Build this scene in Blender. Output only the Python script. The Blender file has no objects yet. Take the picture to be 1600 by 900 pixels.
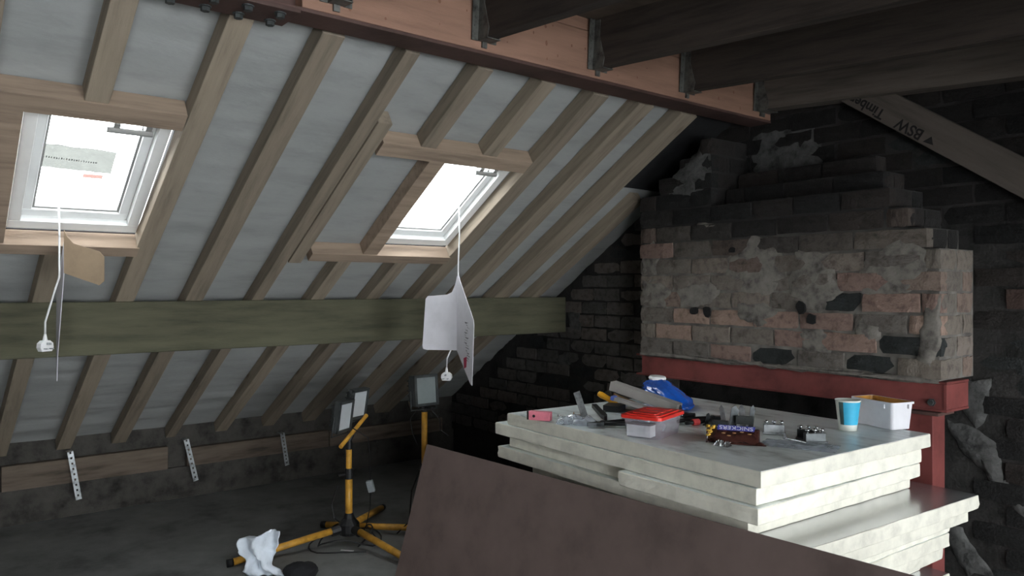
import bpy, bmesh, math, random
from mathutils import Vector, Matrix, noise
random.seed(7)
SC = bpy.context.scene
COL = SC.collection
R = math.radians

# ------------------------------------------------------------------ camera, world, light, exposure
cam_d = bpy.data.cameras.new('camera'); cam_d.sensor_width = 36; cam_d.lens = 26.64
cam_d.clip_start = 0.02; cam_d.clip_end = 200
cam = bpy.data.objects.new('camera', cam_d); COL.objects.link(cam)
cam.location = (0, 0, 1.35)
cam.rotation_euler = (R(90), 0, math.atan2(950, 1184) * -1 + R(90))   # looks mostly along -X, turned towards +Y
SC.camera = cam

world = bpy.data.worlds.new('overcast_sky'); SC.world = world; world.use_nodes = True
wn = world.node_tree; bg = wn.nodes['Background']
bg.inputs[0].default_value = (0.93, 0.97, 1.0, 1); bg.inputs[1].default_value = 10.0

def area(name, loc, rot, sx, sy, energy, col):
    l = bpy.data.lights.new(name, 'AREA'); l.shape = 'RECTANGLE'; l.size = sx; l.size_y = sy
    l.energy = energy; l.color = col
    o = bpy.data.objects.new(name, l); COL.objects.link(o); o.location = loc; o.rotation_euler = rot
    return o
# daylight entering through the open dormer window in the wall behind the camera
area('dormer_daylight', (2.57, 1.90, 1.05), (0, R(90), 0), 1.35, 1.7, 33, (0.90, 0.96, 1.0))
area('added_fill_light', (2.57, -0.75, 1.05), (0, R(90), 0), 1.35, 1.2, 30, (0.90, 0.96, 1.0))  # added fill lamp, brightens the stack fronts and the party wall

vs = SC.view_settings
vs.view_transform = 'Standard'; vs.look = 'None'; vs.gamma = 1.0; vs.use_curve_mapping = False
vs.exposure = 0.54

# ------------------------------------------------------------------ materials
MATS = {}
def mat(name, col, rough=0.7, var=0.18, scale=6.0, bump=0.15, bscale=60.0, metal=0.0, stretch=(1, 1, 1),
        col2=None, spec=0.4, objcol=False, knots=False, rand=0.0, coat=0.0, trans=0.0, alpha=1.0):
    if name in MATS: return MATS[name]
    m = bpy.data.materials.new(name); m.use_nodes = True
    nt = m.node_tree; N = nt.nodes; L = nt.links
    b = N['Principled BSDF']
    tc = N.new('ShaderNodeTexCoord'); mp = N.new('ShaderNodeMapping')
    mp.inputs['Scale'].default_value = stretch
    L.new(tc.outputs['Object'], mp.inputs['Vector'])
    oi = N.new('ShaderNodeObjectInfo')
    vm = N.new('ShaderNodeVectorMath'); vm.operation = 'MULTIPLY_ADD'
    cx = N.new('ShaderNodeCombineXYZ')
    L.new(oi.outputs['Random'], cx.inputs[0]); L.new(oi.outputs['Random'], cx.inputs[1]); L.new(oi.outputs['Random'], cx.inputs[2])
    L.new(cx.outputs[0], vm.inputs[0]); vm.inputs[1].default_value = (37, 53, 71); L.new(mp.outputs[0], vm.inputs[2])
    n1 = N.new('ShaderNodeTexNoise'); n1.inputs['Scale'].default_value = scale; n1.inputs['Detail'].default_value = 6
    n1.inputs['Roughness'].default_value = 0.62
    L.new(vm.outputs[0], n1.inputs['Vector'])
    rp = N.new('ShaderNodeValToRGB'); e = rp.color_ramp.elements
    c2 = col2 if col2 else tuple(c * (1 - 2.2 * var) for c in col)
    c3 = tuple(min(1, c * (1 + var)) for c in col)
    e[0].position = 0.30; e[0].color = (*c2, 1); e[1].position = 0.68; e[1].color = (*c3, 1)
    me = e.new(0.5); me.color = (*col, 1)
    L.new(n1.outputs['Fac'], rp.inputs[0])
    out = rp.outputs[0]
    if knots:
        vo = N.new('ShaderNodeTexVoronoi'); vo.inputs['Scale'].default_value = 1.0
        mp2 = N.new('ShaderNodeMapping'); mp2.inputs['Scale'].default_value = (3.2, 9, 9)
        L.new(tc.outputs['Object'], mp2.inputs['Vector'])
        vm2 = N.new('ShaderNodeVectorMath'); vm2.operation = 'ADD'
        L.new(mp2.outputs[0], vm2.inputs[0]); L.new(vm.outputs[0], vm2.inputs[1]) if False else None
        L.new(vm2.outputs[0], vo.inputs['Vector'])
        kr = N.new('ShaderNodeValToRGB'); kr.color_ramp.elements[0].position = 0.05; kr.color_ramp.elements[1].position = 0.17
        kr.color_ramp.elements[0].color = (0.35, 0.24, 0.18, 1); kr.color_ramp.elements[1].color = (1, 1, 1, 1)
        L.new(vo.outputs['Distance'], kr.inputs[0])
        mx = N.new('ShaderNodeMix'); mx.data_type = 'RGBA'; mx.blend_type = 'MULTIPLY'; mx.inputs[0].default_value = 0.8
        L.new(out, mx.inputs[6]); L.new(kr.outputs[0], mx.inputs[7]); out = mx.outputs[2]
    if objcol:
        mx = N.new('ShaderNodeMix'); mx.data_type = 'RGBA'; mx.blend_type = 'MULTIPLY'; mx.inputs[0].default_value = 1.0
        L.new(out, mx.inputs[6]); L.new(oi.outputs['Color'], mx.inputs[7]); out = mx.outputs[2]
    if rand:
        hs = N.new('ShaderNodeHueSaturation'); mr = N.new('ShaderNodeMapRange')
        mr.inputs[3].default_value = 1 - rand; mr.inputs[4].default_value = 1 + rand
        L.new(oi.outputs['Random'], mr.inputs[0]); L.new(mr.outputs[0], hs.inputs['Value'])
        L.new(out, hs.inputs['Color']); out = hs.outputs[0]
    L.new(out, b.inputs['Base Color'])
    b.inputs['Roughness'].default_value = rough; b.inputs['Metallic'].default_value = metal
    b.inputs['Specular IOR Level'].default_value = spec
    if coat: b.inputs['Coat Weight'].default_value = coat
    if trans: b.inputs['Transmission Weight'].default_value = trans
    if alpha < 1: b.inputs['Alpha'].default_value = alpha
    if bump:
        n2 = N.new('ShaderNodeTexNoise'); n2.inputs['Scale'].default_value = bscale; n2.inputs['Detail'].default_value = 5
        L.new(vm.outputs[0], n2.inputs['Vector'])
        bp = N.new('ShaderNodeBump'); bp.inputs['Strength'].default_value = bump; bp.inputs['Distance'].default_value = 0.01
        L.new(n2.outputs['Fac'], bp.inputs['Height']); L.new(bp.outputs[0], b.inputs['Normal'])
    MATS[name] = m
    return m

def thin_clear(name, tint, gloss=0.12, haze=0.0, hazecol=(.8, .8, .8), rough=0.05):
    m = bpy.data.materials.new(name); m.use_nodes = True; nt = m.node_tree; N = nt.nodes; L = nt.links
    N.remove(N['Principled BSDF']); o = N['Material Output']
    t = N.new('ShaderNodeBsdfTransparent'); t.inputs[0].default_value = (*tint, 1)
    g = N.new('ShaderNodeBsdfGlossy'); g.inputs['Roughness'].default_value = rough
    nz = N.new('ShaderNodeTexNoise'); nz.inputs['Scale'].default_value = 25
    tc = N.new('ShaderNodeTexCoord'); L.new(tc.outputs['Object'], nz.inputs['Vector'])
    m1 = N.new('ShaderNodeMixShader'); m1.inputs[0].default_value = gloss; L.new(t.outputs[0], m1.inputs[1]); L.new(g.outputs[0], m1.inputs[2])
    last = m1
    if haze:
        d = N.new('ShaderNodeBsdfDiffuse'); d.inputs[0].default_value = (*hazecol, 1)
        tl = N.new('ShaderNodeBsdfTranslucent'); tl.inputs[0].default_value = (*hazecol, 1)
        md = N.new('ShaderNodeMixShader'); md.inputs[0].default_value = 0.5; L.new(d.outputs[0], md.inputs[1]); L.new(tl.outputs[0], md.inputs[2])
        mm = N.new('ShaderNodeMath'); mm.operation = 'MULTIPLY'; mm.inputs[1].default_value = haze * 2; mm.use_clamp = True
        L.new(nz.outputs['Fac'], mm.inputs[0])
        m2 = N.new('ShaderNodeMixShader'); L.new(mm.outputs[0], m2.inputs[0]); L.new(m1.outputs[0], m2.inputs[1]); L.new(md.outputs[0], m2.inputs[2]); last = m2
    L.new(last.outputs[0], o.inputs[0]); MATS[name] = m
    return m

RAFT = mat('sawn_rafter_timber', (0.262, 0.215, 0.162), 0.8, 0.14, 2.2, 0.2, 30, stretch=(1.2, 14, 14), knots=True, rand=0.12)
OLDR = mat('aged_purlin_timber', (0.088, 0.086, 0.054), 0.85, 0.2, 2.0, 0.25, 30, stretch=(10, 1.2, 10))
NEWT = mat('new_redwood_timber', (0.50, 0.285, 0.195), 0.75, 0.13, 2.2, 0.15, 30, stretch=(12, 1.1, 12))
HEAD = mat('trimmer_pine', (0.325, 0.243, 0.18), 0.75, 0.15, 2.2, 0.15, 30, stretch=(14, 1.2, 14), rand=0.08)
JOIST = mat('dark_joist_timber', (0.050, 0.038, 0.031), 0.85, 0.25, 2.0, 0.2, 30, stretch=(1.2, 14, 14), rand=0.15)
DECK = mat('roof_deck_board', (0.10, 0.075, 0.055), 0.9, 0.2, 5, 0.15)
MEMB = mat('roof_membrane', (0.335, 0.344, 0.336), 0.55, 0.07, 3.0, 0.12, 25, stretch=(4, 1, 4))
SLATE = mat('slate_backing', (0.016, 0.016, 0.017), 0.8)
STEELB = mat('brown_primed_steel', (0.085, 0.047, 0.04), 0.6, 0.2, 5, 0.08, 50)
STEELR = mat('red_oxide_steel', (0.195, 0.05, 0.045), 0.62, 0.2, 5, 0.08, 60)
GALV = mat('galvanised_metal', (0.42, 0.44, 0.45), 0.42, 0.25, 30, 0.05, 80, metal=0.75)
HANG = mat('dull_hanger_metal', (0.13, 0.13, 0.12), 0.5, 0.3, 30, 0.05, 80, metal=0.5)
FLOOR = mat('dusty_floor_board', (0.185, 0.188, 0.183), 0.85, 0.25, 3, 0.1, 60)
MORT = mat('lime_mortar', (0.165, 0.15, 0.135), 0.95, 0.3, 9, 0.6, 70)
SOOTM = mat('sooty_mortar', (0.026, 0.0245, 0.023), 0.95, 0.4, 7, 0.6, 60)
BRICK = mat('old_brick', (0.94, 0.92, 0.89), 0.92, 0.22, 26, 0.55, 110, objcol=True)
PLAST = mat('grey_render', (0.085, 0.085, 0.082), 0.95, 0.36, 16, 0.8, 45)
SMEAR = mat('mortar_smear_grey', (0.165, 0.15, 0.132), 0.95, 0.3, 18, 0.3, 80)
EAVE = mat('dark_eaves_masonry', (0.06, 0.056, 0.05), 0.95, 0.35, 8, 0.7, 40)
PLATE = mat('eaves_plate_timber', (0.135, 0.105, 0.08), 0.85, 0.3, 2.0, 0.2, 30, stretch=(10, 1.2, 10), rand=0.15)
PLB = mat('bare_block_wall', (0.07, 0.068, 0.065), 0.9, 0.15, 5)
WHITE = mat('white_window_lacquer', (0.82, 0.83, 0.82), 0.3, 0.03, 6, 0.0)
GREYP = mat('grey_window_trim', (0.28, 0.28, 0.27), 0.4, 0.08, 6, 0.0)
FOAM = mat('cream_foam_edge', (0.78, 0.755, 0.655), 0.9, 0.08, 14, 0.12, 90, rand=0.07)
FOIL = mat('dusty_foil_facing', (0.78, 0.84, 0.825), 0.34, 0.10, 5, 0.08, 30, metal=0.05, stretch=(1, 2.2, 1), col2=(0.36, 0.39, 0.37), spec=0.5)
FOILC = mat('clean_foil_facing', (0.62, 0.64, 0.67), 0.25, 0.07, 4, 0.03, 20, metal=0.8)
SHEET = mat('brown_hardboard', (0.165, 0.118, 0.107), 0.75, 0.12, 5, 0.06, 160)
YEL = mat('yellow_stand_paint', (0.60, 0.31, 0.045), 0.38, 0.18, 20, 0.03)
BLK = mat('black_plastic', (0.012, 0.012, 0.013), 0.45, 0.2, 20, 0.05)
DGREY = mat('dark_grey_casting', (0.045, 0.05, 0.05), 0.5, 0.2, 20, 0.05)
LGLASS = mat('floodlight_glass', (0.55, 0.58, 0.60), 0.12, 0.05, 6, 0.0, spec=0.8)
LGLASSD = mat('floodlight_glass_grey', (0.20, 0.23, 0.23), 0.15, 0.08, 6, 0.0, spec=0.7)
CABLE = mat('black_cable', (0.014, 0.014, 0.014), 0.5, 0.1, 20, 0.0)
WPL = mat('white_plastic', (0.78, 0.78, 0.78), 0.35, 0.04, 10, 0.0)
CARD = mat('white_card', (0.66, 0.65, 0.69), 0.7, 0.05, 10, 0.03)
CARDB = mat('brown_card', (0.30, 0.22, 0.145), 0.8, 0.08, 14, 0.05)
PRINT = mat('grey_card_print', (0.25, 0.24, 0.26), 0.7, 0.4, 60, 0.0)
PRED = mat('red_card_print', (0.42, 0.03, 0.08), 0.6, 0.1, 10, 0.0)
INK = mat('black_stamp_ink', (0.012, 0.010, 0.010), 0.8, 0.3, 60, 0.0)
CLOTH = mat('white_rag_cloth', (0.72, 0.78, 0.85), 0.9, 0.06, 12, 0.2, 120)
PINK = mat('pink_plastic', (0.72, 0.21, 0.27), 0.5, 0.1, 20, 0.03)
REDL = mat('red_lid_plastic', (0.66, 0.035, 0.025), 0.28, 0.1, 12, 0.03)
BLUEB = mat('blue_bag_film', (0.012, 0.11, 0.55), 0.16, 0.35, 6, 0.5, 22, spec=0.7, coat=0.5)
GREYW = mat('grey_dusty_batten', (0.33, 0.31, 0.29), 0.8, 0.12, 6, 0.1)
PINKW = mat('pinkish_batten_side', (0.22, 0.14, 0.13), 0.8, 0.12, 6, 0.1)
YTOOL = mat('yellow_tool_handle', (0.75, 0.36, 0.02), 0.35, 0.1, 20, 0.0)
WOODB = mat('varnished_tool_wood', (0.32, 0.17, 0.06), 0.45, 0.2, 20, 0.0)
DARKM = mat('dark_tool_steel', (0.055, 0.06, 0.062), 0.38, 0.3, 20, 0.05, metal=0.7)
SILV = mat('bright_steel', (0.62, 0.64, 0.66), 0.25, 0.15, 20, 0.02, metal=0.9)
REDT = mat('red_tool_grip', (0.55, 0.06, 0.06), 0.45, 0.1, 20, 0.0)
CUPB = mat('cyan_paper_cup', (0.05, 0.43, 0.66), 0.5, 0.07, 10, 0.0)
CUPW = mat('white_paper', (0.70, 0.72, 0.66), 0.6, 0.05, 10, 0.0)
CUPG = mat('dark_cup_stripe', (0.06, 0.11, 0.11), 0.5, 0.2, 20, 0.0)
TUB = mat('white_tub_plastic', (0.74, 0.73, 0.76), 0.35, 0.04, 10, 0.0)
SAUCE = mat('orange_stained_plastic', (0.62, 0.30, 0.06), 0.4, 0.25, 12, 0.0)
CHOC = mat('brown_wrapper', (0.055, 0.020, 0.016), 0.25, 0.3, 20, 0.05, coat=0.4)
GOLD = mat('gold_wrapper', (0.75, 0.50, 0.10), 0.22, 0.3, 40, 0.1, metal=0.5)
WBLUE = mat('wrapper_blue_print', (0.06, 0.07, 0.38), 0.4, 0.1, 10, 0.0)
WWHITE = mat('wrapper_white_print', (0.80, 0.80, 0.85), 0.4, 0.03, 10, 0.0)
BAGF = thin_clear('clear_bag_film', (0.93, 0.95, 0.97), 0.20, 0.30, (.78, .82, .88), rough=.15)
TUBC = thin_clear('clear_tub_plastic', (0.93, 0.93, 0.96), 0.10, 0.19, (.80, .80, .88), rough=.12)
GLASS = thin_clear('window_glass', (0.97, 0.98, 0.98), 0.02)
POLY = thin_clear('grey_poly_bag', (0.047, 0.047, 0.044), 0.02, 0.30, (.15, .155, .14))

# ------------------------------------------------------------------ mesh helpers
def finish(name, bm, m, parent=None, smooth=False, mw=None):
    me = bpy.data.meshes.new(name); bmesh.ops.recalc_face_normals(bm, faces=bm.faces); bm.to_mesh(me); bm.free()
    for mm in (m if isinstance(m, (list, tuple)) else [m]): me.materials.append(mm)
    if smooth:
        for p in me.polygons: p.use_smooth = True
    o = bpy.data.objects.new(name, me); COL.objects.link(o)
    if parent: o.parent = parent
    if mw is not None: o.matrix_local = mw
    return o
def empty(name, loc=(0, 0, 0), rz=0):
    o = bpy.data.objects.new(name, None); COL.objects.link(o); o.location = loc; o.rotation_euler = (0, 0, rz)
    o.empty_display_size = 0.1
    return o
def tag(o, label, cat=None, group=None, kind=None):
    o['label'] = label
    if cat: o['category'] = cat
    if group: o['group'] = group
    if kind: o['kind'] = kind
    return o
def box(bm, x0, x1, y0, y1, z0, z1, M=None, bev=0.0):
    r = bmesh.ops.create_cube(bm, size=1); vs_ = r['verts']
    bmesh.ops.scale(bm, vec=(x1 - x0, y1 - y0, z1 - z0), verts=vs_)
    bmesh.ops.translate(bm, vec=((x0 + x1) / 2, (y0 + y1) / 2, (z0 + z1) / 2), verts=vs_)
    if bev:
        es = list({e for v in vs_ for e in v.link_edges})
        rr = bmesh.ops.bevel(bm, geom=es, offset=bev, segments=2, profile=0.5, affect='EDGES')
        vs_ = list({v for f in rr['faces'] for v in f.verts} | {v for v in vs_ if v.is_valid})
    if M is not None: bmesh.ops.transform(bm, matrix=M, verts=vs_)
    return vs_
def frame_from(d):
    d = d.normalized(); up = Vector((0, 0, 1)) if abs(d.z) < 0.95 else Vector((1, 0, 0))
    a = d.cross(up).normalized(); return a, d.cross(a).normalized()
def tube(bm, pts, r, seg=10, caps=True):
    pts = [Vector(p) for p in pts]; rings = []
    a = None
    for i, p in enumerate(pts):
        d = (pts[min(i + 1, len(pts) - 1)] - pts[max(i - 1, 0)])
        if a is None: a, b = frame_from(d)
        else:
            dn = d.normalized(); a = (a - dn * a.dot(dn)).normalized(); b = dn.cross(a)
        rr = r[i] if isinstance(r, (list, tuple)) else r
        rings.append([bm.verts.new(p + (a * math.cos(t) + b * math.sin(t)) * rr) for t in [2 * math.pi * k / seg for k in range(seg)]])
    for i in range(len(rings) - 1):
        for k in range(seg):
            bm.faces.new((rings[i][k], rings[i][(k + 1) % seg], rings[i + 1][(k + 1) % seg], rings[i + 1][k]))
    if caps: bm.faces.new(rings[0]); bm.faces.new(list(reversed(rings[-1])))
def prism(bm, poly, z0, z1, M=None):
    lo = [bm.verts.new((x, y, z0)) for x, y in poly]; hi = [bm.verts.new((x, y, z1)) for x, y in poly]
    n = len(poly); bm.faces.new(list(reversed(lo))); bm.faces.new(hi)
    for i in range(n): bm.faces.new((lo[i], lo[(i + 1) % n], hi[(i + 1) % n], hi[i]))
    if M is not None: bmesh.ops.transform(bm, matrix=M, verts=lo + hi)
    return lo + hi
def lathe(bm, prof, seg=24, M=None, cap0=False, cap1=False):
    rings = [[bm.verts.new((r * math.cos(2 * math.pi * k / seg), r * math.sin(2 * math.pi * k / seg), z)) for k in range(seg)] for r, z in prof]
    for i in range(len(rings) - 1):
        for k in range(seg): bm.faces.new((rings[i][k], rings[i][(k + 1) % seg], rings[i + 1][(k + 1) % seg], rings[i + 1][k]))
    if cap0: bm.faces.new(list(reversed(rings[0])))
    if cap1: bm.faces.new(rings[-1])
    v = [q for rg in rings for q in rg]
    if M is not None: bmesh.ops.transform(bm, matrix=M, verts=v)
    return v
def sbox(name, x0, x1, y0, y1, z0, z1, m, parent=None, bev=0.0, mw=None):
    bm = bmesh.new(); box(bm, x0, x1, y0, y1, z0, z1, bev=bev); return finish(name, bm, m, parent, mw=mw)
def text(name, body, size, m, parent, mw, ext=0.0004, bold=0.0):
    c = bpy.data.curves.new(name, 'FONT'); c.body = body; c.size = size; c.extrude = ext; c.offset = bold; c.align_x = 'CENTER'; c.align_y = 'CENTER'
    t = bpy.data.objects.new(name, c); COL.objects.link(t)
    me = bpy.data.meshes.new_from_object(t.evaluated_get(bpy.context.evaluated_depsgraph_get()))
    bpy.data.objects.remove(t); me.materials.clear(); me.materials.append(m)
    o = bpy.data.objects.new(name, me); COL.objects.link(o); o.parent = parent; o.matrix_local = mw
    return o
def MX(loc=(0, 0, 0), rx=0, ry=0, rz=0):
    return Matrix.Translation(loc) @ Matrix.Rotation(rz, 4, 'Z') @ Matrix.Rotation(ry, 4, 'Y') @ Matrix.Rotation(rx, 4, 'X')

# ------------------------------------------------------------------ roof slope (front pitch): s runs up the slope, y along the ridge, n up through the roof
PIT = math.atan(0.622); CP, SP = math.cos(PIT), math.sin(PIT)
SLOPE = Matrix(((CP, 0, -SP, -3.6), (0, 1, 0, 0), (SP, 0, CP, 1.35), (0, 0, 0, 1)))     # (s, y, n) -> world
def on_slope(s, y, n=0.0): return SLOPE @ Vector((s, y, n))
GA = R(-2.0)                                                                              # the party wall is a touch out of square
GABLE = Matrix.Translation((-1.22, 3.06, 0)) @ Matrix.Rotation(GA, 4, 'Z')               # (u, v, z): breast corner origin, v into the wall

roof = empty('ceiling'); tag(roof, 'sloping roof underside of pale membrane between tan timber rafters', kind='structure')
roof.matrix_world = SLOPE
WIN = [(0.285, 0.757), (1.825, 2.275)]
S_LO, S_HI = 0.31, 1.02
# membrane, wrinkled across between the rafters, left open at the two roof windows
def membrane():
    bm = bmesh.new(); ys = [-2.2 + 0.045 * i for i in range(132)]; ss = [-1.86 + 0.0165 * j for j in range(216)]
    ys = [y for y in ys if y <= 3.60] ; g = {}
    for i, y in enumerate(ys):
        for j, s in enumerate(ss):
            w = noise.noise(Vector((y * 1.3, s * 9.0, 3.1))) * 0.010 + noise.noise(Vector((y * 4.0, s * 30.0, 8.1))) * 0.004
            k = 1.0 if s < -0.5 else 0.55
            g[i, j] = bm.verts.new((s, y, 0.070 + w * k))
    for i in range(len(ys) - 1):
        for j in range(len(ss) - 1):
            yc = (ys[i] + ys[i + 1]) / 2; sc = (ss[j] + ss[j + 1]) / 2
            if any(a - 0.0 < yc < b + 0.0 and 0.26 < sc < 1.06 for a, b in WIN): continue
            if yc > 2.99 and sc > 0.93: continue                     # sooty chimney flank rises through here
            bm.faces.new((g[i, j], g[i + 1, j], g[i + 1, j + 1], g[i, j + 1]))
    o = finish('membrane', bm, MEMB, roof, smooth=True); return o
membrane()
# slating above the membrane, four strips and pieces round the window openings
bm = bmesh.new()
cuts = [-2.25, WIN[0][0], WIN[0][1], WIN[1][0], WIN[1][1], 3.75]
for i in range(5):
    if i in (1, 3):
        box(bm, -1.95, 0.27, cuts[i], cuts[i + 1], 0.098, 0.12); box(bm, 1.05, 1.75, cuts[i], cuts[i + 1], 0.098, 0.12)
    else: box(bm, -1.95, 1.75, cuts[i], cuts[i + 1], 0.098, 0.12)
finish('slate_covering', bm, SLATE, roof)

def rafter(y, w, s0, s1, m=RAFT, n0=0.0, n1=0.068, name='rafter', skew=0.019):
    bm = bmesh.new(); L_ = s1 - s0
    box(bm, 0, L_, 0, w, n0, n1, bev=0.003)
    for v in bm.verts: v.co.y += (v.co.x + s0 - 1.56) * skew
    if s1 > 1.5:                                                     # birdsmouth end cut plumb where it meets the steel
        for v in bm.verts:
            if v.co.x > L_ - 0.01: v.co.x -= 0.0 if v.co.z < 0.04 else 0.0
    for v in bm.verts: v.co.z += 0.002 * noise.noise(Vector((v.co.x * 2, y * 5, 0)))
    return finish(name, bm, m, roof, mw=Matrix.Translation((s0, y, 0)))
FOOT, TOPS = -1.80, 1.555
for y, w in ((-1.72, .075), (-1.41, .075), (-1.10, .075), (-0.79, .075), (-0.48, .075), (-0.17, .075), (0.135, .075), (0.758, .076), (1.05, .08), (1.36, .058), (2.275, .09), (2.56, .10), (2.85, .12)):
    rafter(y, w, FOOT, TOPS)
rafter(3.155, .07, FOOT, 0.90)
for y, w in ((0.445, .07), (1.667, .074), (1.983, .078)):
    rafter(y, w, 1.10, TOPS); rafter(y, w, FOOT, 0.245)
rafter(1.424, .062, 0.22, 1.2)
rafter(0.2115, .0735, 0.31, 1.02, HEAD, name='trimmer', skew=0); rafter(1.745, .08, 0.31, 1.02, HEAD, name='trimmer', skew=0)
for y0, y1 in ((0.2115, 0.744), (1.4855, 2.262)):
    for s0, s1 in ((1.021, 1.099), (0.246, 0.309)):
        bm = bmesh.new(); box(bm, 0, s1 - s0, 0, y1 - y0, 0.0, 0.070, bev=0.002)
        finish('trimmer', bm, HEAD, roof, mw=Matrix.Translation((s0, y0, -0.004)))

# ------------------------------------------------------------------ roof windows
def roof_window(idx, y0, y1, label):
    e = empty('window_%d' % idx); e.matrix_world = SLOPE; tag(e, label, kind='structure')
    a, b, c, d = y0 + 0.010, y1 - 0.022, 0.325, 1.045
    bm = bmesh.new()                                                 # outer frame, four members with a stepped inner lip
    for (s0, s1, ya, yb) in ((c, c + .045, a, b), (d - .045, d, a, b), (c + .045, d - .045, a, a + .04), (c + .045, d - .045, b - .04, b)):
        box(bm, s0, s1, ya, yb, 0.062, 0.155, bev=0.002)
    finish('frame', bm, WHITE, e)
    bm = bmesh.new(); q = 0.040; w = 0.042                            # opening sash
    for (s0, s1, ya, yb) in ((c + q, c + q + w, a + q, b - q), (d - q - w, d - q, a + q, b - q), (c + q + w, d - q - w, a + q, a + q + w - .008), (c + q + w, d - q - w, b - q - w + .008, b - q)):
        box(bm, s0, s1, ya, yb, 0.090, 0.145, bev=0.003)
    finish('sash', bm, WHITE, e)
    bm = bmesh.new()                                                 # thin glazing bead inside the sash
    for (s0, s1, ya, yb) in ((c + q + w, c + q + w + .008, a + q + w, b - q - w), (d - q - w - .008, d - q - w, a + q + w, b - q - w), (c + q + w, d - q - w, a + q + w - .008, a + q + w), (c + q + w, d - q - w, b - q - w, b - q - w + .008)):
        box(bm, s0, s1, ya, yb, 0.100, 0.128)
    finish('glazing_bead', bm, GREYP, e)
    bm = bmesh.new(); box(bm, c + q + .03, d - q - .03, a + q + .03, b - q - .03, 0.120, 0.124); finish('pane', bm, GLASS, e)
    bm = bmesh.new(); tube(bm, [(c + .155, a + .09, .112), (c + .155, (a + b) / 2, .110), (c + .150, b - .11, .112)], .0016, 6); finish('blind_cord', bm, GREYP, e)
    bm = bmesh.new(); tube(bm, [(d - .135, y0 + .25, .068), (d - .135, b - .055, .068)], .011, 10)
    for yy in (y0 + .27, b - .08): box(bm, d - .14, d - .105, yy, yy + .02, .068, .10)
    finish('ventilation_bar', bm, GREYP, e)
    return e
roof_window(1, *WIN[0], 'white framed roof window with a grey plastic bag behind its glass')
roof_window(2, *WIN[1], 'white framed roof window above the hanging white card')

# grey poly bag and small red sticker lying on the outside of the glass of the first window
bag = empty('plastic_bag'); bag.matrix_world = SLOPE @ Matrix.Translation((0.612, 0.325, 0.130))
bm = bmesh.new(); nx, ny = 10, 20; g = {}
for i in range(nx + 1):
    for j in range(ny + 1):
        u, v = i / nx, j / ny
        pil = (max(0, 1 - (2 * u - 1) ** 2)) ** .5 * (max(0, 1 - (2 * v - 1) ** 4)) ** .5
        g[i, j] = bm.verts.new((u * .125 - v * .012, v * .280, .022 * pil + .003 * noise.noise(Vector((u * 6, v * 9, 1)))))
for i in range(nx):
    for j in range(ny): bm.faces.new((g[i, j], g[i + 1, j], g[i + 1, j + 1], g[i, j + 1]))
finish('bag_body', bm, POLY, bag, smooth=True)
bm = bmesh.new(); random.seed(3)
for k in range(26):
    yy = .025 + k * .0078; h = random.uniform(.004, .010); box(bm, .052 - k * .0004, .052 + h - k * .0004, yy, yy + random.uniform(.002, .005), -.0012, -.0004)
finish('printed_line', bm, GREYP, bag)
tag(bag, 'crumpled grey plastic bag lying on the glass of the roof window', 'bag')
bm = bmesh.new(); box(bm, 0.572, 0.592, 0.515, 0.580, 0.126, 0.128); st = finish('sticker', bm, thin_clear('faded_red_sticker', (0.29, 0.22, 0.205), 0.02)); st.matrix_world = SLOPE
tag(st, 'small faded red sticker on the glass beside the grey bag', 'sticker')

# ------------------------------------------------------------------ flat dormer roof: deck and joists falling gently away from the ridge beam
FALL = math.atan(0.07)
flat = empty('ceiling_flat', (-2.145, 0, 2.222)); flat.rotation_euler = (0, FALL, 0)
tag(flat, 'dark flat dormer roof of boards carried on deep timber joists', kind='structure')
for k in range(7):
    sbox('deck_board', -0.12, 4.9, -2.2 + k * .8, -2.2 + k * .8 + .795, 0.193, 0.212, DECK, flat)
JY = [3.262 - .5635 * k for k in range(10)]
for k, y in enumerate(JY):
    bm = bmesh.new(); w = .085 if k == 0 else .047; box(bm, 0.012, 4.85, y, y + w, 0, .192, bev=.003)
    j = finish('joist', bm, JOIST if k else mat('paler_joist_timber', (0.11, 0.09, 0.075), 0.85, 0.2, 2.0, 0.2, 30, stretch=(1.2, 14, 14)), flat)
    bm = bmesh.new()                                                 # joist hanger: two side cheeks, seat, wings on the beam and perforations
    for (a, b) in ((y - .004, y - .001), (y + w + .001, y + w + .004)):
        prism(bm, [(0, -.004), (.055, -.004), (.062, .03), (.03, .12), (.03, .185), (0, .185)], a, b, Matrix(((1, 0, 0, 0), (0, 0, 1, 0), (0, 1, 0, 0), (0, 0, 0, 1))))
    box(bm, 0, .06, y - .004, y + w + .004, -.006, -.003)
    box(bm, -.003, .001, y - .03, y - .002, -.006, .19); box(bm, -.003, .001, y + w + .002, y + w + .03, -.006, .19)
    box(bm, -.003, .004, y + w * .3, y + w * .75, -.026, -.004)
    for q in range(6):
        box(bm, .0005, .003, y - .021, y - .013, .01 + q * .03, .018 + q * .03)
    finish('joist_hanger', bm, HANG, j)

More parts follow.
